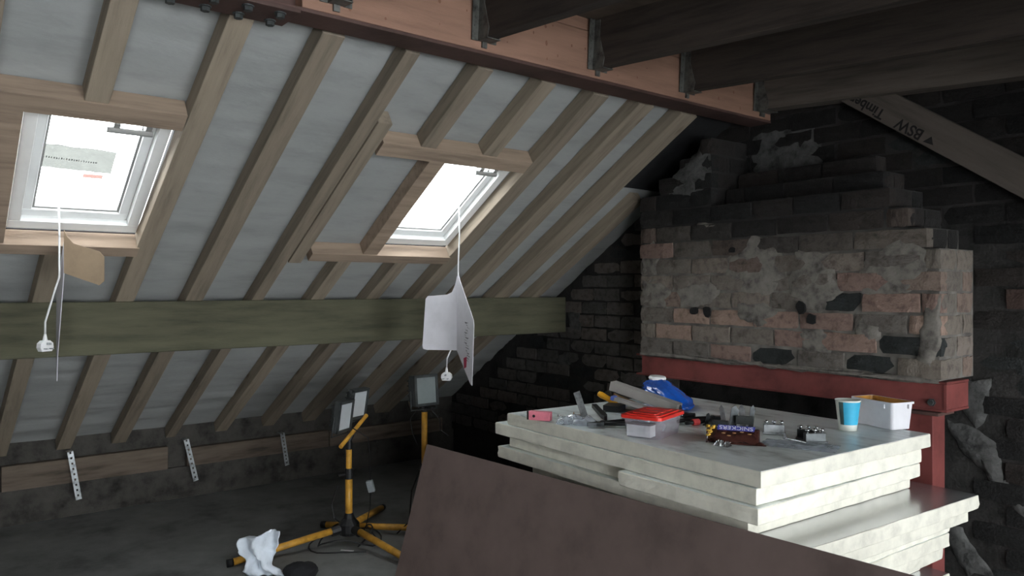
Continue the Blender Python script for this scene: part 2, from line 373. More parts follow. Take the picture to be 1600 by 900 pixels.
# ------------------------------------------------------------------ ridge beam: steel I-section packed with redwood
rb = empty('ridge_beam', (-2.21, 0, 2.175))
tag(rb, 'steel ridge beam packed with pinkish timber running into the party wall', 'beam')
bm = bmesh.new()
box(bm, -.06, .06, -2.2, 3.39, 0, .012, bev=.002); box(bm, -.005, .005, -2.2, 3.39, .012, .252); box(bm, -.06, .06, -2.2, 3.39, .252, .264, bev=.002)
finish('steel_section', bm, STEELB, rb)
for (y0, y1, z0, z1) in ((.925, 3.388, .013, .192), (.925, 3.388, .1945, .251)):
    bm = bmesh.new(); box(bm, .006, .0585, y0, y1, z0, z1, bev=.002)
    tp = finish('packing_timber', bm, mat('new_redwood_knotty', (0.29, 0.165, 0.115), 0.75, 0.12, 2.2, 0.15, 30, stretch=(12, 1.1, 12)), rb)
bm = bmesh.new(); random.seed(11)                                     # knots and nail holes on the packing face
for k in range(34):
    y, z, r = random.uniform(.97, 3.3), random.uniform(.03, .185), random.choice((.002, .003, .003, .004, .006))
    lathe(bm, [(r, 0), (r * .6, .0008)], 8, Matrix.Translation((.0588, y, z)) @ Matrix.Rotation(R(90), 4, 'Y') @ Matrix.Diagonal((random.uniform(1, 2.2), 1, 1, 1)), cap1=True)
finish('timber_knots', bm, mat('dark_knot', (0.22, 0.11, 0.07), 0.8), rb)
bm = bmesh.new(); box(bm, -.07, .075, .52, .915, -.014, -.001, bev=.002); finish('splice_plate', bm, STEELB, rb)
for k in range(4):
    for x in (-.04, .04):
        bm = bmesh.new(); y = .58 + k * .095
        lathe(bm, [(.017, 0), (.017, -.004)], 16, Matrix.Translation((x, y, -.014)), cap1=True); lathe(bm, [(.013, -.004), (.013, -.016)], 6, Matrix.Translation((x, y, -.014)), cap1=True)
        finish('bolt', bm, DGREY, rb)
for k in range(3):
    for zz in (.06, .16):
        bm = bmesh.new(); lathe(bm, [(.015, 0), (.015, .012)], 6, Matrix.Translation((.006, .60 + k * .11, zz)) @ Matrix.Rotation(R(90), 4, 'Y'), cap1=True); finish('bolt', bm, DGREY, rb)

# ------------------------------------------------------------------ purlin
bm = bmesh.new(); box(bm, -.13, 0, -2.2, 3.42, -.232, 0, bev=.006)
for v in bm.verts:
    if v.co.x < -.05 and v.co.z > -.05: v.co.z -= .081
pu = finish('purlin', bm, OLDR); pu.location = (-3.69, 0, 1.290)
tag(pu, 'thick dark purlin beam crossing under the rafters at mid slope', 'beam')

# ------------------------------------------------------------------ walls and floor
fl = sbox('floor', -5.3, 2.75, -2.2, 3.75, -.1, 0, FLOOR); tag(fl, 'dark dusty loft floor boarding', kind='structure')
wl = empty('wall_left'); tag(wl, 'low dark eaves wall under the rafter feet', kind='structure')
sbox('masonry', -5.30, -5.13, -2.2, 3.72, 0, .20, EAVE, wl); sbox('masonry', -5.30, -5.155, -2.2, 3.72, .20, .62, EAVE, wl)
for k, (y0, y1, z1) in enumerate(((-2.2, -.6, .33), (-.595, .42, .335), (.425, 1.305, .345), (1.42, 2.4, .32), (2.405, 3.38, .31))):
    sbox('wall_plate', -5.153, -5.105, y0, y1, .202, z1, PLATE, wl, bev=.004)
# wall behind the camera's left side and the dormer wall with its open window
wf = sbox('wall_front', -5.3, 2.75, -2.35, -2.2, 0, 2.9, PLB); tag(wf, 'plain block party wall at the near end', kind='structure')
wr = empty('wall_right'); tag(wr, 'dormer wall with a wide open window and an added fill light opening', kind='structure')
for (y0, y1, z0, z1) in ((-2.2, -1.38, 0, 2.1), (-.12, 1.02, 0, 2.1), (2.78, 3.5, 0, 2.1), (1.02, 2.78, 0, .35), (1.02, 2.78, 1.76, 2.1), (-1.38, -.12, 0, .35), (-1.38, -.12, 1.76, 2.1)):
    sbox('wall_panel', 2.60, 2.75, y0, y1, z0, z1, PLB, wr)

# unseen blocker added out of shot to keep window light off the ridge end
sbox('added_light_blocker', .50, .58, 1.70, 3.36, 1.40, 2.02, PLB, wr)

# ---- party wall: mortar core with bricks laid in courses
CH, BL = .0845, .235
def brick_mesh(seed, l=.2235, h=.074, d=.06):
    rnd = random.Random(seed); bm = bmesh.new()
    nx, nz = 4, 2; f = {}; b = {}
    for i in range(nx + 1):
        for k in range(nz + 1):
            ed = (i in (0, nx)) or (k in (0, nz)); cr = (i in (0, nx)) and (k in (0, nz))
            x = l * i / nx + rnd.uniform(-.003, .003); z = h * k / nz + rnd.uniform(-.003, .003)
            y = (.009 if cr else .005 if ed else 0) + rnd.uniform(-.003, .0025)
            f[i, k] = bm.verts.new((x, y, z))
    per = [(i, 0) for i in range(nx + 1)] + [(nx, k) for k in range(1, nz + 1)] + [(i, nz) for i in range(nx - 1, -1, -1)] + [(0, k) for k in range(nz - 1, 0, -1)]
    for i in range(nx):
        for k in range(nz): bm.faces.new((f[i, k], f[i + 1, k], f[i + 1, k + 1], f[i, k + 1]))
    bk = {p: bm.verts.new((f[p].co.x, d, f[p].co.z)) for p in per}
    for a in range(len(per)):
        p, q = per[a], per[(a + 1) % len(per)]; bm.faces.new((f[p], bk[p], bk[q], f[q]))
    me = bpy.data.meshes.new('brick'); bmesh.ops.recalc_face_normals(bm, faces=bm.faces); bm.to_mesh(me); bm.free(); me.materials.append(BRICK); return me
BM_ = [brick_mesh(s) for s in range(10)]
def lay(parent, u, v, z, l, col, rz=0, rnd=random):
    o = bpy.data.objects.new('brick', rnd.choice(BM_)); COL.objects.link(o); o.parent = parent
    o.matrix_local = Matrix.Translation((u, v, z)) @ Matrix.Rotation(rz, 4, 'Z') @ Matrix.Diagonal((l / .2235, 1, 1, 1)); o.color = (*col, 1)
    return o
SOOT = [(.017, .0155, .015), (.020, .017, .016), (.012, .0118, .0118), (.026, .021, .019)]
LIT = [(.165, .143, .124), (.145, .128, .112), (.19, .16, .138), (.13, .116, .104), (.195, .146, .122), (.17, .146, .124)]
ROSE = [(.25, .17, .142), (.29, .205, .165), (.22, .15, .128)]
BLACKB = (.022, .025, .025)

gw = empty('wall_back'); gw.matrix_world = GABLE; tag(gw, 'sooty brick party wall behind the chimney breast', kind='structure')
bm = bmesh.new()
prism(bm, [(-4.12, 0), (4.0, 0), (4.0, 2.20), (-.92, 2.62), (-4.12, .52)], .306, .50, Matrix(((1, 0, 0, 0), (0, 0, 1, 0), (0, 1, 0, 0), (0, 0, 0, 1))))
finish('mortar_core', bm, SOOTM, gw)
rnd = random.Random(5); nb = 0
for c in range(29):
    z = c * CH + .003
    off = -(c % 2) * BL / 2
    u = -4.0 + off
    while u < .75:
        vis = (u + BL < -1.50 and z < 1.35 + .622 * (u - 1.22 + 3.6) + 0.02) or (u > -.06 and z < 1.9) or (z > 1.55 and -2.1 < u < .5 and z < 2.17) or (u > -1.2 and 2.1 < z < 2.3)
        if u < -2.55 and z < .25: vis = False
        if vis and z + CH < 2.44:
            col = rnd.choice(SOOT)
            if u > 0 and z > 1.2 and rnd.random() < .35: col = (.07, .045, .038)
            if u < -1.5: col = rnd.choice([(.095, .089, .085), (.105, .096, .090), (.080, .077, .074), (.125, .108, .098)])  # left bricks painted lighter, standing in for haze and missing light there
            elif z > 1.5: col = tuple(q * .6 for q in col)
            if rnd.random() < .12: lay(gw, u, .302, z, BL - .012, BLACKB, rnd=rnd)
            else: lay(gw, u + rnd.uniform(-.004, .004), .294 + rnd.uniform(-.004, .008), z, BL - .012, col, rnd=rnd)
            nb += 1
        u += BL
print('gable bricks', nb)

def patch(parent, pts, v, thick, m, seed, name='mortar_smear', rot=None):
    """irregular daub of mortar: outline in (u, z), a raised and uneven face"""
    rn = random.Random(seed); bm = bmesh.new(); P = []
    n = len(pts)
    for i in range(n):
        a, b = Vector(pts[i]), Vector(pts[(i + 1) % n]); k = max(2, int((b - a).length / .025))
        for j in range(k):
            p = a.lerp(b, j / k); P.append(p + Vector((rn.uniform(-.008, .008), rn.uniform(-.008, .008))))
    c = sum(P, Vector((0, 0))) / len(P)
    rings = []
    for f_, dz in ((1.0, -.004), (.86, .0), (.68, thick * .7), (.4, thick), (.2, thick * 1.02)):
        ring = []
        for p in P:
            q = c + (p - c) * f_; w = noise.noise(Vector((q.x * 14, q.y * 14, seed))) * thick * .5 + noise.noise(Vector((q.x * 55, q.y * 55, seed + 2))) * .0011
            ring.append(bm.verts.new((q.x, v - dz - w, q.y)))
        rings.append(ring)
    for a, b in zip(rings, rings[1:]):
        for i in range(len(P)): bm.faces.new((a[i], a[(i + 1) % len(P)], b[(i + 1) % len(P)], b[i]))
    bm.faces.new(rings[-1])
    return finish(name, bm, m, parent, smooth=True)
# render patches on the party wall: the big one under the ridge beam, daubs right of the steelwork
patch(gw, [(-1.04, 1.90), (-1.06, 2.10), (-1.03, 2.166), (-.708, 2.112), (-.659, 1.983), (-.692, 1.89)], .2985, .0045, PLAST, 21, 'render_patch')
patch(gw, [(-.062, .964), (.052, .995), (.045, .906), (.033, .816), (-.006, .779), (-.054, .855)], .2985, .0045, PLAST, 22, 'render_patch')
patch(gw, [(-.116, .80), (-.03, .80), (.04, .77), (.086, .723), (.093, .586), (.068, .548), (.029, .624), (-.018, .659), (-.074, .722)], .2985, .0045, PLAST, 23)
patch(gw, [(.08, .57), (.113, .598), (.20, .49), (.30, .36), (.28, .32), (.174, .455)], .2985, .0045, PLAST, 24)
patch(gw, [(-.116, .384), (-.054, .373), (.017, .276), (.063, .214), (-.03, .185), (-.104, .295)], .2985, .0045, PLAST, 25)
patch(gw, [(-2.49, 1.20), (-2.38, 1.19), (-2.37, 1.08), (-2.47, 1.075)], .2985, .0045, PLAST, 26, 'render_patch')
patch(gw, [(-2.63, .872), (-2.497, .924), (-2.465, .842), (-2.596, .809)], .2985, .0045, PLAST, 27, 'render_patch')

# ---- chimney breast
def soot_mortar():
    m = bpy.data.materials.new('sooted_breast_mortar'); m.use_nodes = True; N = m.node_tree.nodes; L = m.node_tree.links; b = N['Principled BSDF']
    tc = N.new('ShaderNodeTexCoord'); sx = N.new('ShaderNodeSeparateXYZ'); L.new(tc.outputs['Object'], sx.inputs[0])
    n = N.new('ShaderNodeTexNoise'); n.inputs['Scale'].default_value = 3.5; n.inputs['Detail'].default_value = 7; L.new(tc.outputs['Object'], n.inputs['Vector'])
    a = N.new('ShaderNodeMath'); a.operation = 'MULTIPLY_ADD'; a.inputs[1].default_value = .35; L.new(n.outputs['Fac'], a.inputs[0]); L.new(sx.outputs[2], a.inputs[2])
    r = N.new('ShaderNodeMapRange'); r.inputs[1].default_value = 1.60; r.inputs[2].default_value = 1.80; L.new(a.outputs[0], r.inputs[0])
    n2 = N.new('ShaderNodeTexNoise'); n2.inputs['Scale'].default_value = 14; n2.inputs['Detail'].default_value = 6; L.new(tc.outputs['Object'], n2.inputs['Vector'])
    rp = N.new('ShaderNodeValToRGB'); rp.color_ramp.elements[0].position = .3; rp.color_ramp.elements[0].color = (.07, .063, .056, 1); rp.color_ramp.elements[1].position = .7; rp.color_ramp.elements[1].color = (.20, .185, .165, 1); L.new(n2.outputs['Fac'], rp.inputs[0])
    mx = N.new('ShaderNodeMix'); mx.data_type = 'RGBA'; L.new(r.outputs[0], mx.inputs[0]); L.new(rp.outputs[0], mx.inputs[6]); mx.inputs[7].default_value = (.020, .019, .018, 1)
    L.new(mx.outputs[2], b.inputs['Base Color']); b.inputs['Roughness'].default_value = .95
    bp = N.new('ShaderNodeBump'); bp.inputs['Strength'].default_value = .5; bp.inputs['Distance'].default_value = .01; L.new(n2.outputs['Fac'], bp.inputs['Height']); L.new(bp.outputs[0], b.inputs['Normal'])
    return m
BREASTM = soot_mortar()
cb = empty('chimney_breast'); cb.matrix_world = GABLE
tag(cb, 'patched brick chimney breast standing on the red steel beam', 'chimney')
BZ = .995; NC = 9; WB = 1.56
def right_edge(c): return 0.0 if c < 6 else -.055 * (c - 5) ** 1.15
STACK_U = -1.075                                                     # left part rises as a stack to the roof
def left_limit(z): return max(-WB, (z + .02 - 1.35) / .622 - 3.6 + 1.22)
def course(c):
    z = BZ + c * CH
    if c < NC: return [(-WB, right_edge(c), 0.0)]
    out = [(left_limit(z + CH), STACK_U, 0.0)]
    if c < NC + 2: out.append((STACK_U, right_edge(c), .1 * (c - NC + 1)))
    return [q for q in out if q[1] - q[0] > .05]
bm = bmesh.new()
for c in range(NC + 5):
    for (ul, ur, back) in course(c):
        box(bm, ul + .012, ur - .012, .0125 + back, .3065, BZ + c * CH, BZ + (c + 1) * CH)
finish('mortar_core', bm, BREASTM, cb)
rnd = random.Random(12)
special = {(0, 3): BLACKB, (0, 5): BLACKB, (3, 5): BLACKB, (1, 6): BLACKB, (2, 2): ROSE[1], (2, 3): ROSE[0], (0, 2): ROSE[2], (1, 5): ROSE[0], (2, 4): ROSE[2], (3, 6): ROSE[0], (1, 4): ROSE[2]}
for c in range(NC + 5):
    z = BZ + c * CH + .006
    for (ul, ur, back) in course(c):
        edges = [ul]; u = ul + (BL / 2 if c % 2 else BL)
        while u < ur - .06: edges.append(u); u += BL + rnd.uniform(-.02, .02)
        edges.append(ur)
        for i in range(len(edges) - 1):
            l = edges[i + 1] - edges[i] - .011
            sf = min(1, max(0, (z + .16 * noise.noise(Vector((edges[i] * 1.6, 3.3, 0))) - 1.44) / .2))
            col = rnd.choice(LIT) if rnd.random() < .84 else rnd.choice(ROSE)
            col = tuple(a * (1 - sf) + b * sf for a, b in zip(col, rnd.choice(SOOT)))
            dep = back + rnd.uniform(-.004, .004)
            if (c, i) in special:
                col = special[(c, i)]
                if col == BLACKB: dep += .004
            lay(cb, edges[i] + .0055, dep, z, l, col, rnd=rnd)
        sp = .150 + back / 2 if c % 2 else .20 + back / 2             # return face, two bricks deep
        for (v0, v1) in ((.012 + back, sp), (sp + .01, .298)):
            if v1 - v0 > .03:
                col = rnd.choice(LIT) if c < 6 else rnd.choice(SOOT)
                lay(cb, ur - .003, v0, z, v1 - v0 - .004, col, rz=R(90), rnd=rnd)
patch(cb, [(-1.36, 1.84), (-1.33, 1.93), (-1.22, 2.0), (-1.15, 2.06), (-1.09, 2.08), (-1.085, 1.86), (-1.2, 1.82)], .0045, .004, PLAST, 70, 'render_patch')
# mortar smears over the face
for i, pts in enumerate((
    [(-1.55, 1.42), (-1.44, 1.42), (-1.42, 1.52), (-1.46, 1.60), (-1.53, 1.58)],
    [(-1.55, 1.26), (-1.38, 1.24), (-1.33, 1.33), (-1.43, 1.40), (-1.54, 1.39)],
    [(-1.28, 1.25), (-1.06, 1.27), (-1.02, 1.36), (-1.16, 1.41), (-1.3, 1.37)],
    [(-1.02, 1.36), (-.78, 1.30), (-.66, 1.38), (-.70, 1.56), (-.84, 1.60), (-.98, 1.50)],
    [(-.66, 1.30), (-.50, 1.24), (-.40, 1.34), (-.46, 1.50), (-.62, 1.52)],
    [(-.34, 1.34), (-.20, 1.30), (-.06, 1.36), (-.04, 1.48), (-.16, 1.55), (-.3, 1.46)],
    [(-.92, 1.20), (-.78, 1.17), (-.70, 1.24), (-.80, 1.30), (-.93, 1.28)],
    [(-.10, 1.06), (-.04, 1.02), (-.006, 1.12), (-.008, 1.32), (-.06, 1.30), (-.08, 1.18)],
    [(-.58, 1.08), (-.46, 1.06), (-.40, 1.13), (-.50, 1.18), (-.6, 1.15)],
    [(-1.20, 1.62), (-1.08, 1.60), (-1.04, 1.66), (-1.15, 1.69)],
    [(-.36, 1.12), (-.26, 1.10), (-.22, 1.20), (-.32, 1.24)])):
    patch(cb, pts, .0035, .0025, SMEAR, 40 + i)
patch(cb, [(-1.56, .985), (-.005, .985), (-.005, 1.004), (-.5, 1.006), (-1.0, 1.003), (-1.56, 1.005)], .004, .006, SMEAR, 60, 'bed_joint')
# dark plates painted on for the shade of holes where bricks were knocked out
rn = random.Random(4)
for (u, z, a, b) in ((-.585, 1.265, .026, .03), (-.535, 1.215, .024, .026), (-1.18, 1.235, .03, .024), (-1.10, 1.235, .025, .03), (-.95, 1.53, .02, .015)):
    bm = bmesh.new(); prism(bm, [(u + a * math.cos(t) * rn.uniform(.7, 1.1), z + b * math.sin(t) * rn.uniform(.7, 1.1)) for t in [k * math.pi / 5 for k in range(10)]], -.0075, .004, Matrix(((1, 0, 0, 0), (0, 0, 1, 0), (0, 1, 0, 0), (0, 0, 0, 1))))
    finish('hollow_shade_plate', bm, mat('painted_hollow_shade', (0.012, 0.011, 0.011), 1.0), cb)

# ---- steel beam and post carrying the breast
sb = empty('steel_beam'); sb.matrix_world = GABLE; tag(sb, 'red oxide steel beam under the chimney breast', 'beam')
bm = bmesh.new()
box(bm, -1.60, .012, .02, .21, .876, .886, bev=.002); box(bm, -1.56, .0, .025, .033, .886, .982); box(bm, -1.60, .012, .02, .21, .982, .992, bev=.002); box(bm, -1.56, 0, .195, .203, .886, .982)
finish('channel_section', bm, STEELR, sb)
bm = bmesh.new(); box(bm, .0, .010, .022, .208, .887, .981); finish('end_plate', bm, STEELR, sb)
bm = bmesh.new(); lathe(bm, [(.016, 0), (.016, .003), (.011, .003), (.011, .014)], 6, Matrix.Translation((-.045, .0245, .91)) @ Matrix.Rotation(R(90), 4, 'X'), cap1=True); finish('bolt', bm, DGREY, sb)
sp_ = empty('steel_post'); sp_.matrix_world = GABLE; tag(sp_, 'red oxide steel post under the right end of the beam', 'post')
bm = bmesh.new(); box(bm, -.135, -.036, .012, .022, 0.012, .860, bev=.002); box(bm, -.135, -.036, .104, .114, 0.012, .860, bev=.002); box(bm, -.09, -.081, .022, .104, .012, .860); box(bm, -.041, -.036, .020, .106, .012, .860)
finish('post_section', bm, STEELR, sp_)
bm = bmesh.new(); box(bm, -.16, -.01, .0, .135, .861, .8745, bev=.002); finish('cap_plate', bm, STEELB, sp_)
bm = bmesh.new(); box(bm, -.17, -.0, -.02, .15, 0, .012, bev=.002); finish('base_plate', bm, STEELR, sp_)

# ---- the old rear-slope rafter against the party wall, stamped timber
tr = empty('rafter_timber', (-1.78, 3.296, 2.222)); tr.rotation_euler = (0, math.atan(.708), 0)
tag(tr, 'diagonal tan rafter with black stamped lettering against the dark gable', 'rafter')
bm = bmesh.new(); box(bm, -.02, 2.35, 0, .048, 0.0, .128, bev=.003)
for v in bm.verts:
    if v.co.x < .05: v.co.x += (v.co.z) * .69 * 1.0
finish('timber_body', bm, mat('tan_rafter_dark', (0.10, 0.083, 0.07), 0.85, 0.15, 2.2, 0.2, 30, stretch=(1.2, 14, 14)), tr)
FX = Matrix(((-1, 0, 0, 0), (0, 0, -1, -.0006), (0, -1, 0, 0), (0, 0, 0, 1)))       # print turned upside down on the face
text('stamp_lettering', 'BSW', .062, INK, tr, Matrix.Translation((.395, 0, .032)) @ FX, bold=.0014)
text('stamp_lettering', 'Timber', .060, INK, tr, Matrix.Translation((.175, 0, .032)) @ FX, bold=.0014)
bm = bmesh.new(); prism(bm, [(.475, .012), (.52, .018), (.495, .045)], -.0010, -.0003, Matrix(((1, 0, 0, 0), (0, 0, 1, 0), (0, 1, 0, 0), (0, 0, 0, 1)))); finish('stamp_arrow', bm, INK, tr)

# ---- galvanised restraint straps hanging from the rafter feet
def strap(y0, z0, y1, z1, label):
    bm = bmesh.new(); n = 9; w = .0155; th = .0016; dx = .045
    d = Vector((0, y1 - y0, z1 - z0)); L_ = d.length
    M_ = Matrix.Translation((-5.10 + dx, y0, z0)) @ Matrix.Rotation(math.atan2(y1 - y0, -(z1 - z0)), 4, 'X')
    for i in range(n):
        za, zb = -L_ * i / n, -L_ * (i + 1) / n
        box(bm, 0, th, -w, -.005, zb, za, M_); box(bm, 0, th, .005, w, zb, za, M_); box(bm, 0, th, -.005, .005, zb, zb + L_ / n * .6, M_)
    box(bm, -.05, th, -w, w, 0, th, M_)
    o = finish('restraint_strap', bm, GALV); return tag(o, label, 'strap', 'galvanised straps at the eaves')
strap(.755, .395, .80, .11, 'galvanised metal strap at the eaves, the one nearest the hanging brown card')
strap(1.40, .385, 1.46, .115, 'galvanised metal strap at the eaves, middle one of three')
strap(2.03, .350, 2.065, .125, 'galvanised metal strap at the eaves, behind the yellow light stands')

# ------------------------------------------------------------------ insulation board stack
STR = R(-3.2)
def board(label, x, y, z, lx, ly, t=.049, rot=STR, foil=FOIL, seed=0, split=None, tear=.003, warp=0.0):
    """corner (x, y) is the front right corner; runs lx to -X and ly to +Y"""
    e = empty('insulation_board', (x, y, z), rot); tag(e, label, 'board', 'foil faced insulation boards in the stack')
    rn = random.Random(seed)
    P = []
    for a, b in (((0, 0), (0, ly)), ((0, ly), (-lx, ly)), ((-lx, ly), (-lx, 0)), ((-lx, 0), (0, 0))):
        n = 26
        for j in range(n):
            P.append((a[0] + (b[0] - a[0]) * j / n, a[1] + (b[1] - a[1]) * j / n))
    J = [(tear * 1.6 * noise.noise(Vector((p[0] * 9, p[1] * 9, seed))), tear * 1.6 * noise.noise(Vector((p[0] * 9, p[1] * 9, seed + 40)))) for p in P]
    bm = bmesh.new(); rings = []
    for zi, (zz, k, ins) in enumerate(((.0004, .6, .0028), (.0035, 1, .0003), (t * .35, 1.1, 0), (t * .65, .9, 0), (t - .003, 1.2, .0002), (t - .0004, .6, .0016))):
        ring = []
        for (p, j) in zip(P, J):
            w = warp * max(0, (p[0] + .6) / .6) ** 2 if warp else 0
            q = noise.noise(Vector((p[0] * 22, p[1] * 22, seed + zz * 60))) * tear * .7
            ix = p[0] + (-ins if p[0] > -.0001 else ins if p[0] < -lx + .0001 else 0); iy = p[1] + (ins if p[1] < .0001 else -ins if p[1] > ly - .0001 else 0)
            ring.append(bm.verts.new((ix + j[0] * k + q, iy + j[1] * k + q, zz + w)))
        rings.append(ring)
    for a, b in zip(rings, rings[1:]):
        for i in range(len(P)): bm.faces.new((a[i], a[(i + 1) % len(P)], b[(i + 1) % len(P)], b[i]))
    bm.faces.new(list(reversed(rings[0]))); bm.faces.new(rings[-1])
    finish('foam_core', bm, FOAM, e)
    for nm, z0 in (('foil_facing', t - .0003),):
        bm = bmesh.new(); lo = []
        f = bm.faces.new([bm.verts.new((min(-.003, max(-lx + .003, p[0])) + j[0] * .5, min(ly - .003, max(.003, p[1])) + j[1] * .5, z0 + .0008)) for p, j in zip(P, J)])
        r = bmesh.ops.extrude_face_region(bm, geom=[f]); bmesh.ops.translate(bm, vec=(0, 0, -.0007), verts=[v for v in r['geom'] if isinstance(v, bmesh.types.BMVert)])
        finish(nm, bm, foil, e)
    return e
T = .0505; ZT = .822
board('topmost insulation board, its foil top scattered with tools', -1.252, 1.922, ZT - T, 1.262, .99, seed=1)
board('second insulation board from the top, jutting out at the far corner', -1.262, 1.914, ZT - 2 * T, 1.34, .945, seed=2, rot=R(-3.4))
board('short half insulation board in the third layer, next to the brown sheet\'s high end', -1.834, 1.984, ZT - 3 * T, .705, .93, seed=3, rot=R(-3.4))
board('bright insulation board in the third layer, poking out at the right end', -1.245, 1.897, ZT - 3 * T, .565, .955, seed=4, rot=R(-2.2), tear=.005)
board('fourth insulation board from the top, above the clean silver strip', -1.300, 1.930, ZT - 4 * T, 1.29, .93, seed=5, rot=R(-3.2))
rots = [-4.5, -4.0, -3.2, -3.6, -3.0, -3.3]
lab = ['fifth insulation board from the top, showing a clean silver strip of foil', 'sixth insulation board from the top, just below the clean silver one', 'seventh insulation board from the top, with a ragged white end', 'eighth insulation board from the top, pale end set back a little', 'ninth insulation board from the top, lowest white end in a group']
for k in range(5):
    board(lab[k], [-1.135, -1.155, -1.20, -1.205, -1.215][k], [1.945, 1.95, 1.955, 1.955, 1.96][k], ZT - (5 + k) * T, 1.28, [1.02, 1.0, .99, .985, .98][k], seed=10 + k, rot=R(rots[k]), foil=FOILC if k == 0 else FOIL, tear=.004)
board('tenth insulation board from the top, set back in shadow', -1.28, 1.97, ZT - 10 * T, 1.2, .93, seed=20)
board('low insulation board whose silver corner shows beside the steel post', -1.205, 1.975, ZT - 11 * T, 1.25, .985, seed=21, foil=FOILC)
for k in range(12, 17):
    board('insulation board hidden low behind the brown sheet, ' + ['fifth', 'fourth', 'third', 'second', 'first'][k - 12] + ' up from the floor', -1.25, 1.985, ZT - k * T if k < 16 else .0, 1.2, .94, t=.049 if k < 16 else ZT - 15 * T - .0015, seed=20 + k)

# ------------------------------------------------------------------ leaning brown sheet
bm = bmesh.new()
c_ = [Vector((-2.985, 1.715, .004)), Vector((-.45, 1.70, .004)), Vector((-.45, 1.885, .668)), Vector((-2.985, 1.898, .624))]
nrm = (c_[1] - c_[0]).cross(c_[3] - c_[0]).normalized() * .009
lo = [bm.verts.new(p) for p in c_]; hi = [bm.verts.new(p - nrm * -1) for p in c_]
bm.faces.new(lo); bm.faces.new(list(reversed(hi)))
for i in range(4): bm.faces.new((lo[i], lo[(i + 1) % 4], hi[(i + 1) % 4], hi[i]))
sh = finish('hardboard_sheet', bm, SHEET); tag(sh, 'large dark brown board leaning on edge against the insulation stack', 'board')

# ------------------------------------------------------------------ site light stands
def flood(parent, name, M_, w, h, d, glass):
    o = bpy.data.objects.new(name, None); 
    bm = bmesh.new(); box(bm, -w / 2, w / 2, 0, d * .55, -h / 2, h / 2, M_, bev=.004); box(bm, -w * .38, w * .38, d * .55, d, -h * .38, h * .38, M_, bev=.006)
    for k in range(5): box(bm, -w * .36, w * .36, d * .9, d * 1.15, -h * .34 + k * h * .16, -h * .34 + k * h * .16 + .006, M_)
    body = finish(name, bm, DGREY, parent)
    bm = bmesh.new()
    for (a, b, c, e) in ((-w / 2, w / 2, h / 2 - .014, h / 2), (-w / 2, w / 2, -h / 2, -h / 2 + .014), (-w / 2, -w / 2 + .014, -h / 2, h / 2), (w / 2 - .014, w / 2, -h / 2, h / 2)): box(bm, a, b, -.010, -.0005, c, e, M_)
    finish('lamp_rim', bm, DGREY, body)
    bm = bmesh.new(); box(bm, -w / 2 + .014, w / 2 - .014, -.004, -.001, -h / 2 + .014, h / 2 - .014, M_); finish('lamp_glass', bm, glass, body)
    bm = bmesh.new()
    tube(bm, [M_ @ Vector((-w / 2 - .006, d * .3, 0)), M_ @ Vector((-w / 2 - .008, d * .3, -h * .62)), M_ @ Vector((w / 2 + .008, d * .3, -h * .62)), M_ @ Vector((w / 2 + .006, d * .3, 0))], .004, 6)
    finish('bracket', bm, DGREY, body)
    return body
def legs(parent, dirs, ln, hub):
    for (dx, dy) in dirs:
        d = Vector((dx, dy, 0)).normalized(); bm = bmesh.new()
        tube(bm, [d * .05 + Vector((0, 0, hub)), d * ln + Vector((0, 0, .020))], .0175, 12); lg = finish('leg', bm, YEL, parent, smooth=True)
        bm = bmesh.new(); tube(bm, [d * (ln - .012) + Vector((0, 0, .021)), d * (ln + .018) + Vector((0, 0, .0195))], .0195, 12); finish('end_cap', bm, BLK, lg, smooth=True)
    bm = bmesh.new(); lathe(bm, [(.05, hub - .035), (.055, hub - .02), (.055, hub + .02), (.03, hub + .05), (.022, hub + .075)], 16, cap0=True, cap1=True)
    for (dx, dy) in dirs:
        d = Vector((dx, dy, 0)).normalized(); tube(bm, [d * .02 + Vector((0, 0, hub)), d * .095 + Vector((0, 0, hub - .01))], .024, 10)
    finish('hub', bm, BLK, parent)
s1 = empty('light_stand', (-3.655, 1.83, 0)); tag(s1, 'yellow tripod work light stand with two small floodlights and a white rag on one leg', 'work light')
legs(s1, [(-.056, -.58), (.344, .053), (-.40, .41)], .60, .090)
bm = bmesh.new(); tube(bm, [(0, 0, .06), (0, 0, .385)], .019, 14); finish('pole', bm, YEL, s1, smooth=True)
bm = bmesh.new(); tube(bm, [(0, 0, .34), (0, 0, .51)], .0155, 14); finish('upper_pole', bm, YEL, s1, smooth=True)
bm = bmesh.new(); tube(bm, [(0, 0, .345), (0, 0, .40)], .024, 12); tube(bm, [(0, -.02, .37), (0, -.06, .37)], .006, 8); finish('clamp', bm, BLK, s1)
bm = bmesh.new(); tube(bm, [(0, 0, .50), (0, 0, .545)], .017, 12); tube(bm, [(.0, 0, .545), (0, .02, .575)], .012, 8); finish('head_mount', bm, BLK, s1)
cbm = bmesh.new(); tube(cbm, [(.055, -.075, .530), (.0, .02, .585), (-.07, .14, .655)], .011, 8); finish('crossbar', cbm, YEL, s1)
fwd = R(112)
flood(s1, 'floodlight', Matrix.Translation((.02, -.035, .68)) @ Matrix.Rotation(R(121), 4, 'Z') @ Matrix.Rotation(R(8), 4, 'X'), .135, .165, .05, LGLASS)
flood(s1, 'floodlight', Matrix.Translation((-.055, .085, .725)) @ Matrix.Rotation(R(114), 4, 'Z') @ Matrix.Rotation(R(10), 4, 'X'), .135, .165, .05, LGLASS)
bm = bmesh.new(); tube(bm, [(.03, .0, .62), (.06, .08, .56), (.07, .09, .45), (.07, .09, .335)], .003, 6); tube(bm, [(.07, .09, .30), (.075, .085, .2), (.06, .07, .1), (.10, .12, .02)], .003, 6); finish('cable', bm, CABLE, s1)
